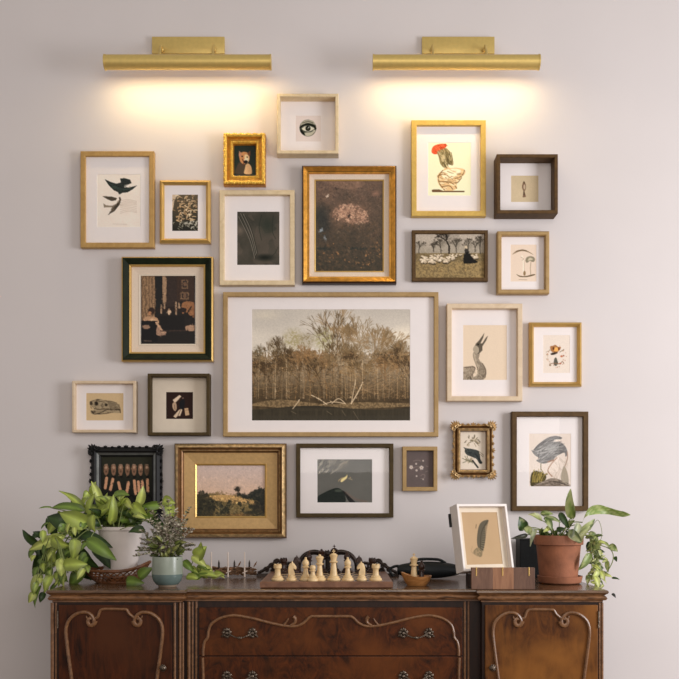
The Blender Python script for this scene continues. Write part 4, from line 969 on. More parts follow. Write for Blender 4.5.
def drawer(py0, py1, first):
    yd = BM-.006
    bm = new(); box(bm, X(199, yd), X(462.5, yd), yd, BM+.002, Z(py1, yd), Z(py0, yd), .0015)
    d = obj('drawer', bm, M['walnut'], sb, smooth=False); bm = new(); yt = yd-.001; V = (190, 590, 4.527); cx = (331-190)*4.527
    if first:
        Lp = [(60, 297), (60, 270), (66, 235), (80, 215), (84, 185), (96, 155), (130, 130), (175, 117), (215, 116), (290, 130), (360, 148), (430, 162), (480, 163), (512, 150), (535, 128), (550, 119)]
        for s in (0, 1):
            P = [(2*cx-a if s else a, b) for a, b in Lp]; trimline(bm, P, V, yt, .0040, k=5)
            fl = [(425, 158), (438, 142), (446, 128)]; trimline(bm, [(2*cx-a if s else a, b) for a, b in fl], V, yt-.001, .0036, taper=lambda t: 1-.5*t)
            fl = [(455, 160), (474, 148), (476, 130), (468, 120)]; trimline(bm, [(2*cx-a if s else a, b) for a, b in fl], V, yt-.001, .0044, taper=lambda t: .8+.5*t)
        trimline(bm, [(548, 119), (cx, 119), (2*cx-548, 119)], V, yt, .0040, k=4)
    else:
        for a in (60, 2*cx-60):
            bm = new(); trimline(bm, [(a-3 if a < cx else a+3, 306), (a, 400), (a, 540)], V, yt, .0040, k=3); obj('moulding', bm, M['trim'], d)
    if first: obj('moulding', bm, M['trim'], d)
    hy = 633 if first else 676
    for c in (239.7, 416):
        h = new()
        for sx in (-1, 1):
            rx, rz = X(c+sx*12.8, yd), Z(hy, yd)
            for q in range(7):
                a = q*2*PI/7+.3; ball(h, (rx+.0090*math.cos(a)*1.0, yd-.003, rz+.0100*math.sin(a)), .0048, 7, (1, .6, 1))
            ball(h, (rx, yd-.006, rz), .0052, 9, (1, .8, 1)); leaflet(h, (rx+sx*.006, yd-.004, rz-.004), PI*(0 if sx > 0 else 1)-sx*.6, .012, .0035); leaflet(h, (rx, yd-.004, rz+.006), PI/2, .010, .0035)
        pts = [(X(c+t*11.5, yd-.012), yd-.006-.012*(1-t*t), Z(hy+4.6-4.2*t*t, yd-.012)) for t in [-1+2*k/16 for k in range(17)]]
        tube(h, pts, [.0030-.0012*math.sin(PI*k/16)+(.0018 if k in (7, 8, 9) else 0) for k in range(17)], 8)
        ball(h, pts[8], .0050, 8, (1.2, .8, .9))
        obj('handle', h, M['pewter'], d)
drawer(607.5, 655.6, True); drawer(656.6, 706, False); 
# carved dark crest along the back
bm = new(); yb = -.045
def cp(a, b, y=yb): return W(250+a/4.527, 540+b/4.527, y)
for s in (0, 1):
    mxr = 352
    def q(a): return (2*mxr-a) if s else a
    arc = smoothline([cp(q(a), b) for a, b in ((222, 150), (222, 115), (232, 85), (255, 62), (290, 52), (322, 60), (340, 78))], 6)
    tube(bm, arc, .0064, 10); tube(bm, [p+Vector((0, .004, -.0075)) for p in arc], .0034, 8)
    for (a, b, r_) in ((200, 128, .013), (160, 118, .012), (125, 102, .013), (100, 118, .010), (75, 135, .009), (182, 140, .012), (142, 140, .012), (110, 142, .011)):
        c = cp(q(a), b); scroll(bm, tuple(c), r_*.9, (0 if s else PI), 1.2, 1 if s else -1, .0042)
    low = smoothline([cp(q(a), b) for a, b in ((222, 128), (190, 105), (150, 108), (130, 95), (105, 108), (70, 132), (35, 150))], 5)
    tube(bm, low, .0050, 8)
for k in range(9): a = k*2*PI/9; leaflet(bm, tuple(cp(352, 66, yb-.006)), a, .016, .006)
ball(bm, cp(352, 62, yb-.008), .008, 10); tube(bm, [cp(352, 60), cp(352, 150)], .008, 10)
box(bm, cp(30, 0).x, cp(674, 0).x, -.052, -.038, ZTOP, ZTOP+.010)
obj('back_crest', bm, M['iron'], sb)

# ---------------------------------------------------------------- chess set
bd_y0 = -.444; bd_w = .369; bcx = X(326.7, -.394); bd_h = .018
cb = thing('chess_board', 'wooden chessboard with dark raised edge set out near the sideboard front', 'board game', (bcx, bd_y0+bd_w/2, ZTOP))
bm = new(); zt_ = ZTOP+.0005
R4 = lambda a: [(-a, -a), (a, -a), (a, a), (-a, a)]
cy = bd_y0+bd_w/2; hw = bd_w/2; fi = .158
rs = [[bm.verts.new((bcx+x, cy+y, z)) for x, y in R4(a)] for a, z in ((hw-.003, zt_), (hw, zt_+.003), (hw, zt_+bd_h-.002), (hw-.002, zt_+bd_h), (fi, zt_+bd_h))]
for a, b in zip(rs, rs[1:]):
    for k in range(4): bm.faces.new((a[k], a[(k+1) % 4], b[(k+1) % 4], b[k]))
bm.faces.new(rs[0])
obj('border', bm, wood('board border', rgb(92, 58, 40), rgb(134, 92, 66), stretch=(3, 3, 3)), cb, smooth=False)
bm = new(); st = fi*2/8
for i in range(8):
    for j in range(8):
        vs = [bm.verts.new((bcx-fi+st*(i+a), cy-fi+st*(j+b), zt_+bd_h+.0001)) for a, b in ((0, 0), (1, 0), (1, 1), (0, 1))]
        bm.faces.new(vs).material_index = (i+j) % 2
bmesh.ops.remove_doubles(bm, verts=bm.verts, dist=1e-5)
obj('playing_field', bm, [M['ebony'], plain('maple squares', rgb(196, 168, 132), rough=.35)], cb, smooth=False)
zp = zt_+bd_h+.0003
def foot(k=1.): return [(0, 0), (.0135*k, 0), (.0140*k, .003), (.0128*k, .006), (.0105*k, .008), (.0108*k, .0105), (.0075*k, .014)]
PROF = {
    'rook': foot(1.05)+[(.0070, .020), (.0064, .030), (.0078, .033), (.0092, .0345), (.0096, .043), (.0072, .043), (.0070, .039), (0, .039)],
    'bishop': foot()+[(.0058, .022), (.0048, .034), (.0085, .036), (.0085, .038), (.0055, .040), (.0078, .046), (.0074, .052), (.0040, .058), (.0022, .060), (.0030, .062), (.0022, .0645), (0, .0655)],
    'queen': foot(1.1)+[(.0066, .024), (.0052, .042), (.0092, .045), (.0092, .047), (.0060, .049), (.0070, .056), (.0096, .064), (.0080, .066), (.0060, .068), (.0026, .0695), (.0030, .072), (0, .074)],
    'king': foot(1.18)+[(.0074, .026), (.0056, .048), (.0098, .051), (.0100, .053), (.0064, .055), (.0076, .063), (.0098, .071), (.0072, .073), (.0048, .076), (0, .077)],
    'pawn': foot(.92)+[(.0055, .018), (.0044, .026), (.0078, .0275), (.0076, .029), (.0046, .030), (.0066, .034), (.0070, .038), (.0050, .043), (0, .045)],
}
def piece(kind, x, y, mat, label, group=None, z=None, rz=0, tilt=None):
    z = zp if z is None else z
    loc = (x, y, z); bm = new()
    if kind != 'knight':
        lathe(bm, [(a*1.22, b) for a, b in PROF[kind]], loc, 24)
        if kind == 'king':
            box(bm, x-.0013, x+.0013, y-.0012, y+.0012, z+.076, z+.087, .0004); box(bm, x-.0042, x+.0042, y-.0012, y+.0012, z+.0805, z+.0832, .0004)
        if kind == 'rook':
            for q in range(5): a = q*2*PI/5+.3; box(bm, x+.0083*math.cos(a)-.0022, x+.0083*math.cos(a)+.0022, y+.0083*math.sin(a)-.0018, y+.0083*math.sin(a)+.0018, z+.042, z+.0462, .0004)
        if kind == 'queen':
            for q in range(8): a = q*2*PI/8; ball(bm, (x+.0088*math.cos(a), y+.0088*math.sin(a), z+.0655), .0018, 6)
    else:
        lathe(bm, foot(1.05)+[(.0072, .016), (0, .017)], loc, 24)
        P = smoothline([(-.008, .014), (.008, .014), (.0085, .022), (.0055, .030), (.0068, .034), (.0118, .030), (.0138, .033), (.0135, .038), (.009, .045), (.004, .050), (.0015, .055), (-.0005, .050), (-.006, .046), (-.0095, .036), (-.010, .024)], 3, True)
        n = len(P); s = -1 if rz else 1; lay = []
        for yy, sc in ((-.0058, .80), (-.0042, .96), (0, 1), (.0042, .96), (.0058, .80)):
            lay.append([bm.verts.new((x+s*(p[0]*sc), y+yy, z+.034+(p[1]-.034)*(sc if p[1] > .02 else 1))) for p in P])
        for a, b in zip(lay, lay[1:]):
            for k in range(n): bm.faces.new((a[k], a[(k+1) % n], b[(k+1) % n], b[k]))
        bm.faces.new(lay[0]); bm.faces.new(lay[-1])
        ball(bm, (x+s*.0055, y-.0055, z+.0405), .0015, 6); ball(bm, (x+s*.0055, y+.0055, z+.0405), .0015, 6)
    o = obj('chess_'+kind, bm, mat, loc=loc); tag(o, label, 'chess piece', group)
    return o
row1 = bd_y0+.0265+.0197
order = ['rook', 'knight', 'bishop', 'queen', 'king', 'bishop', 'knight', 'rook']
lab1 = ['cream rook on the front row, at the end by the twig rack', 'cream knight on the front row, beside the rook nearest the twig rack', 'cream bishop on the front row between a knight and the queen', 'cream queen on the front row of the chessboard',
        'tallest cream piece, the king, with a small cross on top', 'cream bishop on the front row between the king and a knight', 'cream knight on the front row, beside the rook nearest the bowl', 'cream rook on the front row, at the end by the wooden bowl']
for i, (k, l) in enumerate(zip(order, lab1)):
    piece(k, bcx-.0395*3.5+.0395*i, row1, M['cream'], l, 'cream chess pieces on the front row', rz=(i == 6))
piece('pawn', bcx-.0395*.98, row1-.020, M['cream'], 'small cream pawn standing just in front of the cream queen', None)
row8 = row1+.0395*7
lab8 = [l.replace('cream', 'dark brown').replace('front row', 'far row').replace('tallest dark brown piece, the king, with a small cross on top', 'tallest dark brown piece, the king, on the far row') for l in lab1]
for i, (k, l) in enumerate(zip(order, lab8)):
    piece(k, bcx-.0395*3.5+.0395*i, row8, M['ebony'], l, 'dark chess pieces on the far row', rz=(i == 6))

# boat-shaped bowl with two pieces
by = -.36; bc = W(417.5, 583.0, by); bx = bc.x
def boat(bm, cx, cy, z0, a, b, h, th=.0045):
    n = 40; L = []
    for sc, zz_, ins in ((.62, 0, 0), (.80, .35, 0), (.93, .7, 0), (1.0, 1.0, 0), (1.0, 1.0, th), (.93, .72, th), (.80, .42, th), (.5, .22, th)):
        ring = []
        for k in range(n):
            t = 2*PI*k/n; c, s_ = math.cos(t), math.sin(t)
            r_ = 1/(abs(c)**2.2+abs(s_)**2.2)**(1/2.2)
            pinch = 1+.16*max(0, -c)**3
            rise = .012*max(0, -c)**2*zz_+.002*max(0, c)**2*zz_
            ring.append(bm.verts.new((cx+c*r_*(a*sc-ins)*pinch, cy+s_*r_*(b*sc-ins), z0+h*zz_+rise)))
        L.append(ring)
    for p, q in zip(L, L[1:]):
        for k in range(n): bm.faces.new((p[k], p[(k+1) % n], q[(k+1) % n], q[k]))
    bm.faces.new(L[0]); bm.faces.new(L[-1])
bm = new(); boat(bm, bx, by, ZTOP+.0005, .041, .033, .027)
o = obj('wooden_bowl', bm, M['bowl'], loc=(bx, by, ZTOP)); tag(o, 'small boat-shaped light wood bowl beside the chessboard holding two chess pieces', 'bowl')
piece('king', bx-.010, by+.002, M['cream'], 'cream king chess piece standing in the wooden bowl', z=ZTOP+.0068)
piece('bishop', bx+.012, by+.004, M['ebony'], 'dark bishop chess piece standing in the wooden bowl', z=ZTOP+.0068)

# black leather case behind the bowl
cx_, cy_ = X(428, -.13), -.13
cs = thing('leather_case', 'low black rounded case lying behind the wooden bowl', 'case', (cx_, cy_, ZTOP))
bm = new(); pts = []; rs = []
for k in range(17):
    t = k/16; pts.append((cx_-.095+.19*t, cy_, ZTOP+.0275)); rs.append(.0265*(math.sin(PI*(.08+.84*t)))**.45)
tube(bm, pts, rs, 16); obj('body', bm, M['leather'], cs)
bm = new(); tube(bm, smoothline([(cx_-.108, cy_-.005, ZTOP+.008), (cx_-.120, cy_-.005, ZTOP+.028), (cx_-.098, cy_-.005, ZTOP+.040), (cx_-.062, cy_-.005, ZTOP+.034)], 6), .0042, 8); obj('strap', bm, M['leather'], cs)
bm = new(); tube(bm, smoothline([(cx_-.055, cy_, ZTOP+.048), (cx_-.03, cy_, ZTOP+.060), (cx_+.03, cy_, ZTOP+.060), (cx_+.055, cy_, ZTOP+.048)], 6), .0045, 8); obj('handle', bm, M['leather'], cs)

# twig rack with tapers
yk = -.075; V = (190, 545, 679/90)
def kp(a, b, y=yk): return W(V[0]+a/V[2], V[1]+b/V[2], y)
rk = thing('twig_rack', 'low woven brown twig rack with upright spikes, against the wall', 'rack', (kp(340, 235).x, yk, ZTOP))
bm = new(); r = random.Random(12)
for q in range(190):
    x = r.uniform(120, 480); y0 = r.uniform(172, 222); L = r.uniform(30, 90)
    a = kp(max(105, x-L/2), y0, yk+r.uniform(-.012, .012)); b = kp(min(500, x+L/2), min(224, max(170, y0+r.uniform(-28, 28))), yk+r.uniform(-.012, .012))
    m = (a+b)/2+Vector((0, r.uniform(-.004, .004), r.uniform(-.002, .004))); tube(bm, [a, m, b], r.uniform(.0012, .0026), 6)
obj('basket_weave', bm, M['twig'], rk)
for x in (165, 290, 415):
    bm = new(); p = kp(x, 228); tube(bm, [(p.x, yk-.012, ZTOP+.002), (p.x, yk-.012, kp(x, 52).z)], [.0028, .0016], 8); obj('taper', bm, M['palewood'], rk)
    bm = new(); a = kp(x-20 , 205, yk-.016); tube(bm, [kp(x-18, 212, yk-.016), kp(x+18, 195, yk-.016)], .0016, 6); obj('binding', bm, M['palewood'], rk)
for x in (218, 335, 448):
    bm = new(); p = kp(x, 170); tube(bm, [(p.x, yk, ZTOP+.012), (p.x, yk, kp(x, 135).z), (p.x, yk, kp(x, 112).z)], [.0032, .0030, .0004], 8); obj('spike', bm, M['iron'], rk)
for x, dx in ((360, 24), (480, 26)):
    bm = new(); tube(bm, [kp(x, 165), kp(x+dx*.5, 145), kp(x+dx, 122)], [.001, .0028, .0006], 6); obj('thorn', bm, M['twig'], rk)

# walnut stand: a striped front board with a low dark ledge behind it, on which the picture leans
ybk = -.47; b0, b1 = W(471.5, 567.8, ybk), W(535, 588.3, ybk)
wb = thing('picture_stand', 'low stand with a striped walnut front board carrying the leaning feather picture', 'stand', ((b0.x+b1.x)/2, ybk+.06, ZTOP))
w3 = (b1.x-b0.x)/3; hb = b0.z-ZTOP; LEDGE = .037
tints = [(rgb(92, 62, 46), rgb(124, 90, 70)), (rgb(126, 84, 58), rgb(160, 114, 82)), (rgb(84, 56, 42), rgb(112, 80, 62))]
for k in range(3):
    bm = new(); box(bm, b0.x+w3*k, b0.x+w3*(k+1)-.0002, ybk, ybk+.016, ZTOP+.0005, ZTOP+hb, .0006); obj('board', bm, wood('walnut stave', *tints[k], stretch=(10, 3, 1.5), rough=.5), wb, smooth=False)
for px in (475.8, 502.0, 528.5):
    bm = new(); x = X(px+.5, ybk); box(bm, x-.0016, x+.0016, ybk-.0012, ybk+.004, ZTOP+hb-.022, ZTOP+hb+.0015, .0004); obj('brass_inlay', bm, M['goldpaint'], wb, smooth=False)
bm = new(); box(bm, b0.x+.002, b1.x-.002, ybk+.0165, ybk+.13, ZTOP+.0005, ZTOP+LEDGE, .001); obj('ledge', bm, M['walnutdark'], wb, smooth=False)

# leaning feather picture (built upright in local coordinates: x width, z height, front at -y)
fw, fh, fd = .160, .191, .045
lean = thing('framed_picture', 'white box-framed feather print on tan, leaning back on the walnut stand', 'framed picture', (0, 0, 0), rot=(math.radians(-14), math.radians(0), math.radians(7)))
lean.rotation_euler = (math.radians(-13), 0, math.radians(20))
lean.location = (X(482.5, -.40), -.385, ZTOP+LEDGE+.001)
bm = new(); rloops(bm, 0, fh/2, fw/2, fh/2, [(0, 0, 0), (0, fd-.001, 0), (.001, fd, 0), (.0065, fd, 0), (.0072, fd-.001, 0), (.0072, .026, 0)]); obj('frame', bm, M['white'], lean, smooth=False)
bm = new(); box(bm, -fw/2+.001, fw/2-.001, -.003, 0, .001, fh-.001); obj('backing', bm, M['umber'], lean, smooth=False)
ia, ib = .0215, .0205
bm = new(); o4 = [(-fw/2+.006, .006), (fw/2-.006, .006), (fw/2-.006, fh-.006), (-fw/2+.006, fh-.006)]; i4 = [(-fw/2+ia, ib), (fw/2-ia-.003, ib), (fw/2-ia-.003, fh-ib), (-fw/2+ia, fh-ib)]
ro = [[bm.verts.new((x, y, z)) for x, z in q] for q, y in ((o4, -.0275), (i4, -.0275), (i4, -.0262))]
for a, b in zip(ro, ro[1:]):
    for k in range(4): bm.faces.new((a[k], a[(k+1) % 4], b[(k+1) % 4], b[k]))
obj('mat_board', bm, M['matcream'], lean, smooth=False)
A = Art(0, 0, 44, 50, (0, 0, 6.16), (188, 158, 122), .03)
A.mix(A.fbm(18, 3), (176, 146, 110), .5); ox, oy = -135, -120
def S(p): return [(a+ox, b+oy) for a, b in p]
A.poly(S([(334, 170), (320, 196), (305, 208), (300, 260), (285, 310), (262, 350), (235, 330), (232, 285), (248, 225), (268, 190), (300, 172)]), (92, 84, 68)); 
for q in range(26):
    t = q/25; x = 250+ox+60*t; y = 340+oy-150*t; A.line([(x, y), (x+22, y+10-30*t)], 3, (62, 54, 42) if q % 2 else (140, 126, 98), .8)
A.line(S([(330, 172), (272, 240), (248, 345)]), 3, (52, 44, 34)); A.poly(S([(262, 350), (235, 325), (200, 345), (195, 360), (240, 382), (258, 372)]), (128, 112, 84), tex=.4); A.line(S([(195, 320), (182, 350), (222, 378)]), 2, (130, 112, 84), .6); A.line(S([(240, 195), (234, 215)]), 5, (110, 92, 66))
q = A.ss//2; h_, w_ = A.h//q, A.w//q; a_ = A.a[:h_*q, :w_*q].reshape(h_, q, w_, q, 3).mean((1, 3)); col = np.concatenate([lin(a_), np.ones((h_, w_, 1))], 2)
GX, GZ = np.meshgrid(np.linspace(-fw/2+ia-.001, fw/2-ia-.002, w_), np.linspace(fh-ib+.001, ib-.001, h_))
grid('print', np.stack([GX, np.full_like(GX, -.0265), GZ], 2).reshape(-1, 3), w_, h_, col.reshape(-1, 4), lean, M['print'])
bm = new(); box(bm, -fw/2-.004, -fw/2+.002, -.004, .006, fh*.70, fh*.90, .001); obj('hinge', bm, M['black'], lean, smooth=False)

# black box behind terracotta pot
q0, q1 = W(520, 538.8, -.10), W(556, 577, -.10)
bb = thing('storage_box', 'plain black upright box half hidden behind the terracotta pot', 'box', ((q0.x+q1.x)/2, -.06, ZTOP))
bm = new(); box(bm, q0.x, q1.x, -.10, -.03, ZTOP+.0005, q0.z-.006, .002); obj('body', bm, M['leather'], bb, smooth=False)
bm = new(); box(bm, q0.x-.001, q1.x+.001, -.101, -.029, q0.z-.006, q0.z, .001); obj('lid', bm, M['black'], bb, smooth=False)

# ---------------------------------------------------------------- plants
class Leaves:
    def __init__(s): s.v = []; s.f = []; s.c = []
    def leaf(s, base, tip, w, col, n=None, bend=.12, fold=.25, heart=True, var=0., rows=9, rr=random):
        base, tip = Vector(base), Vector(tip); ax = tip-base; L = ax.length
        if L < 1e-5: return
        ax.normalize(); n = Vector(n if n else (rr.uniform(-.9, .9), -1, rr.uniform(-.2, 1.1))); n = n-ax*n.dot(ax)
        if n.length < 1e-4: n = Vector((0, -1, 0))
        n.normalize(); sd = ax.cross(n); i0 = len(s.v); cols = 5; ph = rr.uniform(0, 9)
        for k in range(rows):
            t = k/(rows-1)
            if heart: ww = w*.5*(math.sin(PI*min(1, t**.62)))**.75 if 0 < t < 1 else w*.03
            else: ww = w*.5*math.sin(PI*t)**.7 if 0 < t < 1 else w*.03
            c = base+ax*L*t+n*(L*bend*math.sin(PI*t)-L*bend*.6*t*t)
            for j in range(cols):
                u = (j-2)/2; wav = .02*L*math.sin(t*9+ph+u)*abs(u)
                back = -.10*L*abs(u)*(1-t)*(1 if heart and t < .35 else 0)
                s.v.append(tuple(c+sd*u*ww+n*(abs(u)**1.3*ww*fold*1.2+wav)+ax*back))
                m = 1+.10*(1-abs(u))-.12*abs(u)+(-.09 if u > 0 else .03)+rr.uniform(-.03, .03)-.10*t  # one half darker, midrib highlighted: shading painted into the leaf colour
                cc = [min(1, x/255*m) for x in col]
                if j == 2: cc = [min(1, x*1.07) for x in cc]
                if var and mnoise.noise(Vector((t*3.0+ph, u*2.0, ph))) > .25-var*.3:
                    cc = [cc[i]*.45+[.86, .86, .64][i]*.55 for i in range(3)]
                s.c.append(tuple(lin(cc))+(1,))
        for k in range(rows-1):
            for j in range(cols-1):
                a = i0+k*cols+j; s.f.append((a, a+1, a+cols+1, a+cols))
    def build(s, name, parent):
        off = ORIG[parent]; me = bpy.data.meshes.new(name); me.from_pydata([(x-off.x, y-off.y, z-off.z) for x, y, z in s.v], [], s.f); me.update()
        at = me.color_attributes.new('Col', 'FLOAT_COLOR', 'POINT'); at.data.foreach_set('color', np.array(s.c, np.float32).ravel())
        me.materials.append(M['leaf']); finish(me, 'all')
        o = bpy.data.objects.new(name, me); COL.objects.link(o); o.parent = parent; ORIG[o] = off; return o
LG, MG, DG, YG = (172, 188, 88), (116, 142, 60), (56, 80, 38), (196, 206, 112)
def stemto(bm, a, b, r_=.0014, sag=.02):
    a, b = Vector(a), Vector(b); m = (a+b)/2+Vector((0, 0, sag)); tube(bm, smoothline([a, m, b], 5), r_, 6)

# --- white pot pothos
py_ = -.25; pc = X(120.5, py_); zpot0 = ZTOP+.022; zr = Z(526.5, py_)
pl = thing('potted_plant', 'large trailing pothos with bright green leaves in a white pot', 'potted plant', (pc, py_, zpot0))
bm = new(); r0, r1 = .043, .068; hh = zr-zpot0
lathe(bm, [(0, 0), (r0, 0), (r0+.003, .002), (r1-.004, hh-.012), (r1, hh-.010), (r1+.001, hh), (r1-.005, hh), (r1-.007, hh-.012), (0, hh-.012)], (pc, py_, zpot0), 48)
obj('pot', bm, M['pot'], pl)
bm = new(); lathe(bm, [(r1-.008, hh-.012), (r1*.6, hh-.006), (0, hh-.004)], (pc, py_, zpot0), 24); obj('soil', bm, M['soil'], pl)
V1 = (15, 480, 5.227); V2 = (80, 480, 4.85); r = random.Random(31)
crown = Vector((pc, py_, zr+.005))
Ls = Leaves(); st_ = new()
def put(Lv, V, b, t, w, col, y=None, dy=0, n=None, var=0, stem=True, bm=None, origin=None, fold=.25, bend=.12):
    y = y if y is not None else py_
    B = W(V[0]+b[0]/V[2], V[1]+b[1]/V[2], y); T = W(V[0]+t[0]/V[2], V[1]+t[1]/V[2], y-.01+dy)
    Lv.leaf(B, T, w/V[2]*(D+y)/F, col, n=n, var=var, rr=r, fold=fold, bend=bend)
    if stem and bm is not None:
        o = origin if origin is not None else crown
        o = Vector((o.x+(B.x-o.x)*.2, o.y, o.z)); stemto(bm, o, B, .0013, .012)
left = [((395, 180), (415, 65), 62, LG, -.30), ((365, 160), (232, 50), 44, LG, -.24), ((442, 105), (400, 5), 44, YG, -.24), ((352, 160), (185, 140), 58, MG, -.28), ((190, 146), (122, 147), 14, MG, -.28),
        ((372, 232), (232, 170), 92, LG, -.33), ((292, 245), (168, 190), 100, DG, -.27), ((408, 188), (415, 272), 62, LG, -.36), ((115, 332), (36, 262), 48, DG, -.24), ((245, 298), (70, 366), 62, YG, -.34),
        ((196, 305), (282, 348), 72, LG, -.36), ((172, 362), (92, 505), 78, DG, -.24), ((388, 318), (528, 418), 74, MG, -.37), ((358, 288), (508, 350), 60, DG, -.33), ((312, 315), (302, 415), 66, LG, -.35),
        ((195, 350), (218, 455), 62, LG, -.33), ((345, 368), (432, 460), 78, DG, -.31), ((240, 415), (244, 510), 56, YG, -.37), ((262, 445), (375, 440), 70, LG, -.38), ((130, 500), (92, 605), 56, YG, -.34),
        ((190, 500), (152, 588), 50, LG, -.36), ((95, 590), (72, 642), 42, YG, -.36), ((135, 560), (100, 672), 30, MG, -.34), ((262, 475), (252, 560), 40, YG, -.36), ((350, 470), (285, 560), 70, MG, -.28),
        ((330, 470), (410, 520), 66, DG, -.25), ((260, 370), (210, 430), 60, MG, -.30), ((300, 400), (350, 470), 60, LG, -.34), ((150, 440), (190, 520), 60, MG, -.28), ((420, 360), (500, 460), 70, DG, -.30), ((300, 250), (390, 310), 80, DG, -.27), ((250, 350), (330, 400), 70, MG, -.29),
        ((490, 205), (505, 85), 44, LG, -.30), ((445, 175), (505, 135), 60, LG, -.30), ((360, 130), (400, 70), 60, LG, -.24), ((330, 150), (300, 80), 60, DG, -.22), ((180, 250), (165, 200), 40, DG, -.22), ((150, 590), (130, 640), 36, DG, -.33)]
for b, t, w, c, y in left:
    o = Vector((crown.x-.03, y+.03, crown.z-.01)) if b[1] < 330 else Vector((X(15+200/5.227, y), y, Z(480+300/5.227, y)))
    put(Ls, V1, b, t, w, c, y=y, bm=st_, origin=o)
mid = [((62, 75), (75, 8), 40, LG, -.22), ((125, 185), (128, 62), 60, LG, -.26), ((150, 205), (165, 72), 46, LG, -.31), ((165, 80), (238, 70), 54, MG, -.24), ((285, 115), (308, 30), 46, YG, -.27), ((262, 118), (330, 190), 56, LG, -.30),
       ((225, 95), (255, 140), 38, YG, -.31), ((385, 120), (300, 125), 44, MG, -.26), ((405, 100), (460, 112), 54, LG, -.24), ((432, 120), (440, 205), 52, LG, -.24), ((210, 160), (300, 200), 60, DG, -.29), ((190, 190), (270, 215), 50, MG, -.28),
       ((95, 120), (130, 200), 60, MG, -.27), ((310, 245), (235, 250), 50, DG, -.33), ((330, 200), (370, 150), 50, MG, -.26), ((60, 170), (190, 140), 70, DG, -.22), ((180, 150), (190, 210), 50, DG, -.22), ((330, 150), (400, 130), 50, LG, -.25), ((350, 190), (420, 240), 50, DG, -.24), ((40, 60), (15, 85), 40, LG, -.25)]
for b, t, w, c, y in mid: put(Ls, V2, b, t, w, c, y=y, bm=st_, origin=Vector((crown.x, y+.0, crown.z-.012)))
# trailing to the other side, behind the small pot
tr = [((565, 375), (612, 322), 66, LG), ((548, 372), (615, 420), 44, YG), ((505, 395), (550, 445), 40, MG), ((585, 455), (672, 468), 38, LG), ((560, 480), (640, 455), 34, MG), ((520, 470), (580, 480), 40, LG), ((290, 470), (352, 425), 56, MG), ((230, 490), (310, 500), 56, MG), ((640, 470), (690, 455), 26, YG), ((600, 350), (585, 300), 40, LG)]
for b, t, w, c in tr: put(Ls, V2, b, t, w, c, y=-.29 if b[0] > 400 else -.345, stem=False)
tube(st_, smoothline([Vector((crown.x+.04, -.24, crown.z-.006)), Vector((crown.x+.09, -.2, crown.z+.012)), W(178, 560, -.24), W(190, 566, -.26), W(196, 556, -.28), W(205, 576, -.27), W(222, 576, -.28)], 6), .0016, 6)
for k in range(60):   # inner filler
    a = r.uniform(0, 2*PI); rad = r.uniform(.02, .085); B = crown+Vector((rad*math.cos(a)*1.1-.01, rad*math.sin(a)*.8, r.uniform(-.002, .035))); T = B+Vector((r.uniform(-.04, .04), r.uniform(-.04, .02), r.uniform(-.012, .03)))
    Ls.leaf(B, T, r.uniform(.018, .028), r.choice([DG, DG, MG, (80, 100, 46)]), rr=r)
for k in range(46):
    a = r.uniform(.1, PI-.1); rad = r.uniform(.5, 1); B = crown+Vector((.075*rad*math.cos(a)-.008, r.uniform(-.06, .03), .02+.055*rad*math.sin(a))); ang = a+r.uniform(-.7, .7)
    T = B+Vector((.036*math.cos(ang), -.016, .034*math.sin(ang)-.008)); Ls.leaf(B, T, r.uniform(.014, .024), r.choice([LG, LG, YG, MG, (146, 164, 76)]), rr=r); stemto(st_, crown+Vector((r.uniform(-.03, .03), 0, -.01)), B, .001, .004)
for k in range(60):
    px = r.uniform(34, 90); py = r.uniform(520, 588); y = r.uniform(-.37, -.30)
    if px > 70 and py > 570: continue
    B = W(px, py, y); T = B+Vector((r.uniform(-.022, .012), -.01, r.uniform(-.038, -.01)))
    if T.x > xa and T.z < ZTOP+.006: T.z = ZTOP+.008
    Ls.leaf(B, T, r.uniform(.014, .021), r.choice([LG, YG, MG, (150, 168, 80), (98, 120, 52)]), rr=r)
for k in range(16):
    px = r.uniform(196, 222); B = W(px-6, r.uniform(566, 575), -.27); T = W(px+r.uniform(-2, 6), r.uniform(568, 579), -.29); Ls.leaf(B, T, r.uniform(.010, .018), r.choice([LG, MG, YG]), rr=r)
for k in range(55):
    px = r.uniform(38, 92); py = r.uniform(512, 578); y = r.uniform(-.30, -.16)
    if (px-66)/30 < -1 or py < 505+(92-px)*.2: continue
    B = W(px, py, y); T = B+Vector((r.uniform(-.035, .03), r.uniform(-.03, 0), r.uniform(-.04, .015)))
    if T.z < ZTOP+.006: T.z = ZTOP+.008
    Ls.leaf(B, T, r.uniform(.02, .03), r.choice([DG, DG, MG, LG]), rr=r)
for k in range(5):
    tube(st_, smoothline([crown+Vector((-.03, -.01*k+.02, -.004)), W(92-3*k, 522, -.24-.02*k), W(72-4*k, 545, -.26-.02*k), W(58+5*k, 573, -.28-.02*k)], 6), .0018, 6)
tube(st_, smoothline([W(58, 560, -.34), W(42, 572, -.35), W(34, 590, -.35)], 5), .0014, 6)
obj('stems', st_, M['stem'], pl); Ls.build('foliage', pl)

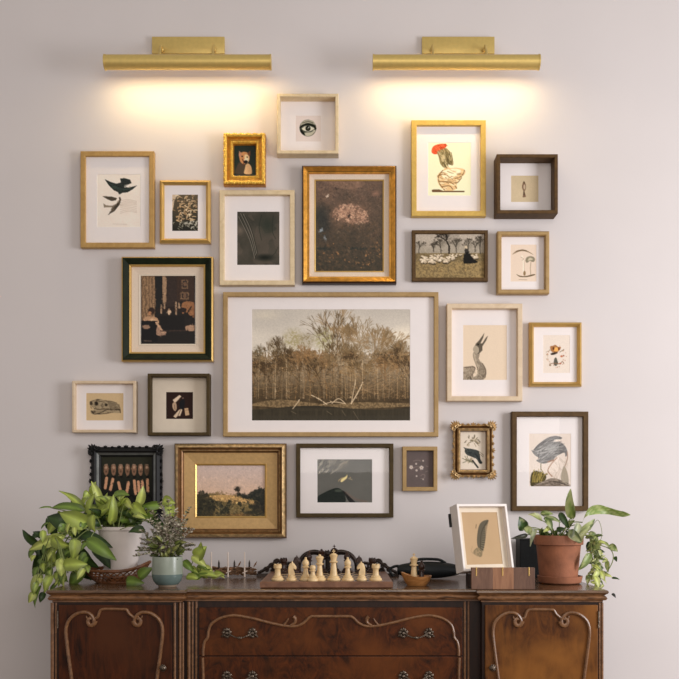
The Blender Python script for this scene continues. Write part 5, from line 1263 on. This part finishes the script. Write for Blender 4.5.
# basket
bk = thing('wicker_basket', 'shallow dark wicker basket holding the white pot', 'basket', (X(117, py_), py_, ZTOP))
bkx = X(117, py_); bm = new(); R0, R1, HB = .060, .097, .056
def bpt(a, t):   # t 0..1 up the side
    rr_ = R0+(R1-R0)*t**.8; lip = .020*max(0, math.cos(a-.0))**3*t
    return Vector((bkx+rr_*math.cos(a), py_+rr_*.85*math.sin(a), ZTOP+.003+(HB-.006)*t*(.72)+lip*1.1))
for k in range(30):
    for s in (-1, 1):
        a0 = 2*PI*k/30; tube(bm, [bpt(a0+s*.5*t, t)+Vector((0, 0, 0)) for t in [q/8 for q in range(9)]], .0021, 6, flat=.6)
for t, rad in ((0, .0035), (.5, .0022), (1, .0042), (.93, .003)):
    tube(bm, [bpt(2*PI*k/48, t) for k in range(49)], rad, 8, cap=False)
obj('basket_weave', bm, M['wicker'], bk)
bm = new(); lathe(bm, [(0, .001), (R0, .001), (R0+.002, .004), (R0, .006), (0, .0215), ], (bkx, py_, ZTOP), 32, sy=.85)
obj('base', bm, M['wicker'], bk)

# --- small glazed pot with grey sprigs
sy_ = -.39; sx_ = X(167.3, sy_)
sp = thing('potted_plant', 'small grey-leaved sprig plant in a grey-green glazed pot', 'potted plant', (sx_, sy_, ZTOP))
bm = new(); H2 = Z(556.5, sy_)-ZTOP; rr2 = 15.3*(D+sy_)/F
lathe(bm, [(0, 0), (rr2*.55, 0), (rr2*.62, .004), (rr2*.70, .006), (rr2*.90, .016), (rr2*.985, .028), (rr2, .036), (rr2*.99, H2-.004), (rr2*.97, H2), (rr2*.90, H2), (rr2*.88, H2-.01), (0, H2-.012)], (sx_, sy_, ZTOP+.0005), 48, mi=[2, 2, 2, 1, 1, 1, 0, 0, 0, 0, 3])
obj('pot', bm, [M['glaze'], M['glaze2'], M['clay'], M['soil']], sp)
bm = new(); Lz = Leaves(); r = random.Random(77); c0 = Vector((sx_, sy_, ZTOP+H2-.008))
for k in range(70):
    tx = r.gauss(0, 1); px = 165+tx*13+(6 if r.random() < .3 else 0); py = 528+abs(tx)*5+r.uniform(-14, 16)
    if k < 9: px, py = [(190, 508), (193, 530), (186, 520), (152, 512), (160, 503), (168, 500), (176, 510), (148, 540), (192, 545)][k]
    end = W(px, py, sy_+r.uniform(-.03, .05)); m = (c0+end)/2+Vector((r.uniform(-.01, .01), 0, .012)); P = smoothline([c0+Vector((r.uniform(-.015, .015), r.uniform(-.015, .015), 0)), m, end], 6)
    tube(bm, P, [.0012-.0007*i/len(P) for i in range(len(P))], 5)
    for i in range(3, len(P)):
        for s in (-1, 1):
            B = Vector(P[i]); T = B+Vector((s*r.uniform(.004, .010), r.uniform(-.008, .004), r.uniform(.001, .009)))
            Lz.leaf(B, T, r.uniform(.0042, .0068), r.choice([(176, 168, 146), (146, 142, 118), (202, 194, 174), (112, 114, 80), (150, 136, 122), (84, 82, 58)]), heart=False, rows=5, rr=r)
for k in range(60):
    a = r.uniform(0, 2*PI); B = c0+Vector((.03*math.cos(a), .025*math.sin(a), r.uniform(.005, .055))); T = B+Vector((.02*math.cos(a)+r.uniform(-.01, .01), -.01, r.uniform(-.008, .018)))
    Lz.leaf(B, T, r.uniform(.010, .016), r.choice([(110, 122, 58), (152, 156, 92), (84, 92, 50)]), rr=r)
obj('stems', bm, M['stemdk'], sp); Lz.build('foliage', sp)

# --- terracotta pothos
ty = -.285; tx_ = X(558.5, ty)
zs0 = ZTOP+.0005
bm = new(); ks = (D+ty)/F; rs_ = 22*ks
lathe(bm, [(0, 0), (rs_*.86, 0), (rs_*.95, .004), (rs_, .018), (rs_*1.01, .022), (rs_*.95, .0225), (rs_*.93, .018), (rs_*.84, .007), (0, .006)], (tx_+.004, ty, zs0), 48)
o = obj('plant_saucer', bm, M['terracotta'], loc=(tx_+.004, ty, zs0)); tag(o, 'round terracotta saucer under the terracotta pot', 'saucer')
tp = thing('potted_plant', 'variegated pothos with spreading leaves in a terracotta pot', 'potted plant', (tx_, ty, zs0+.007))
zp0 = zs0+.007; zr2 = Z(535, ty); H3 = zr2-zp0; ra, rb = 18.5*ks, 24.5*ks
bm = new(); lathe(bm, [(0, 0), (ra*.92, 0), (ra, .002), (rb*.89, H3-.031), (rb*.90, H3-.029), (rb*.985, H3-.027), (rb*1.0, H3-.003), (rb*.985, H3), (rb*.90, H3), (rb*.88, H3-.014), (0, H3-.014)], (tx_, ty, zp0), 56)
obj('pot', bm, M['terracotta'], tp)
bm = new(); lathe(bm, [(rb*.88, H3-.014), (rb*.5, H3-.008), (0, H3-.007)], (tx_, ty, zp0), 24); obj('soil', bm, M['soil'], tp)
V3 = (505, 485, 5.22); Lt = Leaves(); st2 = new(); cr = Vector((tx_, ty, zr2-.008)); r = random.Random(55)
R_ = [((352, 168), (338, 22), 54, (120, 140, 72), -.28, 1), ((95, 232), (76, 166), 60, DG, -.30, .2), ((108, 222), (142, 266), 42, (120, 136, 74), -.32, .6), ((112, 262), (34, 280), 24, (60, 60, 46), -.30, 0), ((188, 182), (124, 150), 40, (150, 158, 96), -.29, 1),
      ((190, 150), (252, 150), 30, (110, 130, 66), -.27, .7), ((208, 178), (292, 192), 40, (78, 98, 52), -.31, .6), ((214, 178), (248, 238), 36, (96, 116, 58), -.33, .7), ((288, 150), (335, 228), 36, DG, -.29, 0), ((328, 222), (362, 182), 36, (80, 96, 48), -.27, .3), ((272, 232), (314, 226), 28, DG, -.34, 0),
      ((382, 205), (350, 278), 42, (150, 158, 130), -.36, .8), ((398, 245), (470, 178), 40, (120, 140, 80), -.30, .9), ((388, 255), (445, 215), 36, (150, 160, 110), -.34, 1), ((378, 296), (415, 248), 44, (160, 166, 120), -.35, 1), ((440, 362), (386, 445), 44, (120, 140, 74), -.33, .6), ((500, 292), (470, 352), 36, (150, 160, 90), -.29, .8),
      ((500, 300), (550, 330), 34, (140, 150, 90), -.27, .8), ((548, 315), (588, 348), 36, (110, 128, 64), -.28, .6), ((575, 375), (583, 400), 20, DG, -.27, 0), ((530, 385), (508, 405), 24, (160, 166, 96), -.28, .5), ((535, 400), (538, 456), 26, (130, 146, 76), -.28, .4), ((560, 486), (598, 492), 14, DG, -.28, 0), ((560, 568), (578, 588), 16, (60, 60, 56), -.30, 0),
      ((480, 440), (450, 500), 34, YG, -.31, .8), ((500, 450), (520, 500), 30, YG, -.30, .7), ((470, 480), (490, 540), 34, YG, -.32, .7), ((440, 470), (430, 520), 30, (150, 160, 96), -.31, .6), ((520, 470), (560, 480), 20, YG, -.29, .4), ((450, 300), (430, 350), 36, DG, -.27, 0), ((470, 400), (500, 440), 34, (140, 150, 84), -.29, .6),
      ((440, 250), (485, 270), 26, (120, 136, 90), -.28, .7), ((160, 235), (130, 320), 24, (150, 160, 130), -.33, .6), ((340, 240), (400, 300), 50, (120, 136, 90), -.36, 1), ((232, 220), (200, 245), 26, YG, -.33, .8), ((440, 330), (500, 330), 34, (96, 112, 60), -.28, .5)]
for b, t, w, c, y, v in R_:
    B = W(V3[0]+b[0]/5.22, V3[1]+b[1]/5.22, y)
    put(Lt, V3, b, t, w, c, y=y, var=v, stem=(b[1] < 300), bm=st2, origin=cr)
# the long arching leaf
P = [(405, 195), (425, 145), (475, 128), (540, 136), (600, 150), (655, 156)]; Wd = [6, 44, 52, 36, 30, 30]
pp = smoothline([(a, b, w) for (a, b), w in zip(P, Wd)], 4); i0 = len(Lt.v); n = len(pp)
for k, (a, b, w) in enumerate(pp):
    c = W(V3[0]+a/5.22, V3[1]+b/5.22, -.30-.02*math.sin(k*.4)); w = w*(1 if k < n-3 else (n-1-k)/3+.05)*.5/5.22*ks
    for j in range(5):
        u = (j-2)/2; t = k/n; sdv = Vector((.35*(1-t), -.15, 1)).normalized()
        Lt.v.append(tuple(c+sdv*u*w+Vector((0, -abs(u)*w*.4, 0)))); cc = (122, 146, 70) if (math.sin(k*1.7+j*2) < .3) else (172, 182, 118)
        Lt.c.append(tuple(lin([x/255 for x in cc]))+(1,))
for k in range(n-1):
    for j in range(4): a = i0+k*5+j; Lt.f.append((a, a+1, a+6, a+5))
stemto(st2, cr, W(V3[0]+405/5.22, V3[1]+195/5.22, -.30), .0016)
for k in range(17):   # hanging runners at the side of the pot
    x0 = r.uniform(430, 475); x1_ = r.uniform(430, 520); y1_ = r.uniform(440, 525); yy = r.uniform(-.32, -.22)
    P = smoothline([cr+Vector((.04, yy-ty, .004)), W(V3[0]+x0/5.22, V3[1]+270/5.22, yy), W(V3[0]+(x0+12)/5.22, V3[1]+380/5.22, yy), W(V3[0]+x1_/5.22, V3[1]+y1_/5.22, yy)], 6)
    tube(st2, P, .0011, 5)
    for i in range(6, len(P), 2):
        B = Vector(P[i]); T = B+Vector((r.uniform(-.02, .022), r.uniform(-.012, .004), r.uniform(-.018, .010)))
        if T.x > xb+.0 or T.z > ZTOP+.006: Lt.leaf(B, T, r.uniform(.006, .012), r.choice([YG, (150, 160, 96), (96, 112, 58), (190, 194, 130), (60, 74, 40)]), rr=r)
tube(st2, smoothline([W(600, 545, -.28), W(611, 550, -.28), W(613, 560, -.28), W(606, 573, -.28), W(598, 576, -.28)], 5), .0014, 6)
tube(st2, smoothline([W(590, 530, -.28), W(598, 520, -.28), W(602, 535, -.28), W(596, 548, -.28)], 5), .0008, 5)
for k in range(22):
    a = r.uniform(0, 2*PI); B = cr+Vector((.05*math.cos(a), .04*math.sin(a), r.uniform(0, .01))); T = B+Vector((r.uniform(-.02, .02), -.012, r.uniform(.0, .022)))
    Lt.leaf(B, T, r.uniform(.010, .018), r.choice([DG, (96, 112, 58), (130, 142, 84)]), rr=r)
obj('stems', st2, M['stem'], tp); Lt.build('foliage', tp)

# ---------------------------------------------------------------- light
def area(name, loc, target, sx, sy, e, col):
    ld = bpy.data.lights.new(name, 'AREA'); ld.shape = 'RECTANGLE'; ld.size = sx; ld.size_y = sy; ld.energy = e; ld.color = col
    o = bpy.data.objects.new(name, ld); COL.objects.link(o); o.location = loc
    o.rotation_euler = (Vector(target)-Vector(loc)).to_track_quat('-Z', 'Y').to_euler(); return o
area('window_daylight', (2.7, -1.75, 1.55), (0.1, 0, 1.25), 1.0, 1.5, 62, (.965, .965, 1))
area('room_fill', (.4, -4.2, 2.3), (0, 0, 1.5), 2.6, 1.8, 36, (1, .93, .87))
w = bpy.data.worlds.new('room ambience'); scn.world = w; w.use_nodes = True
w.node_tree.nodes['Background'].inputs[0].default_value = (.84, .78, .74, 1); w.node_tree.nodes['Background'].inputs[1].default_value = .48
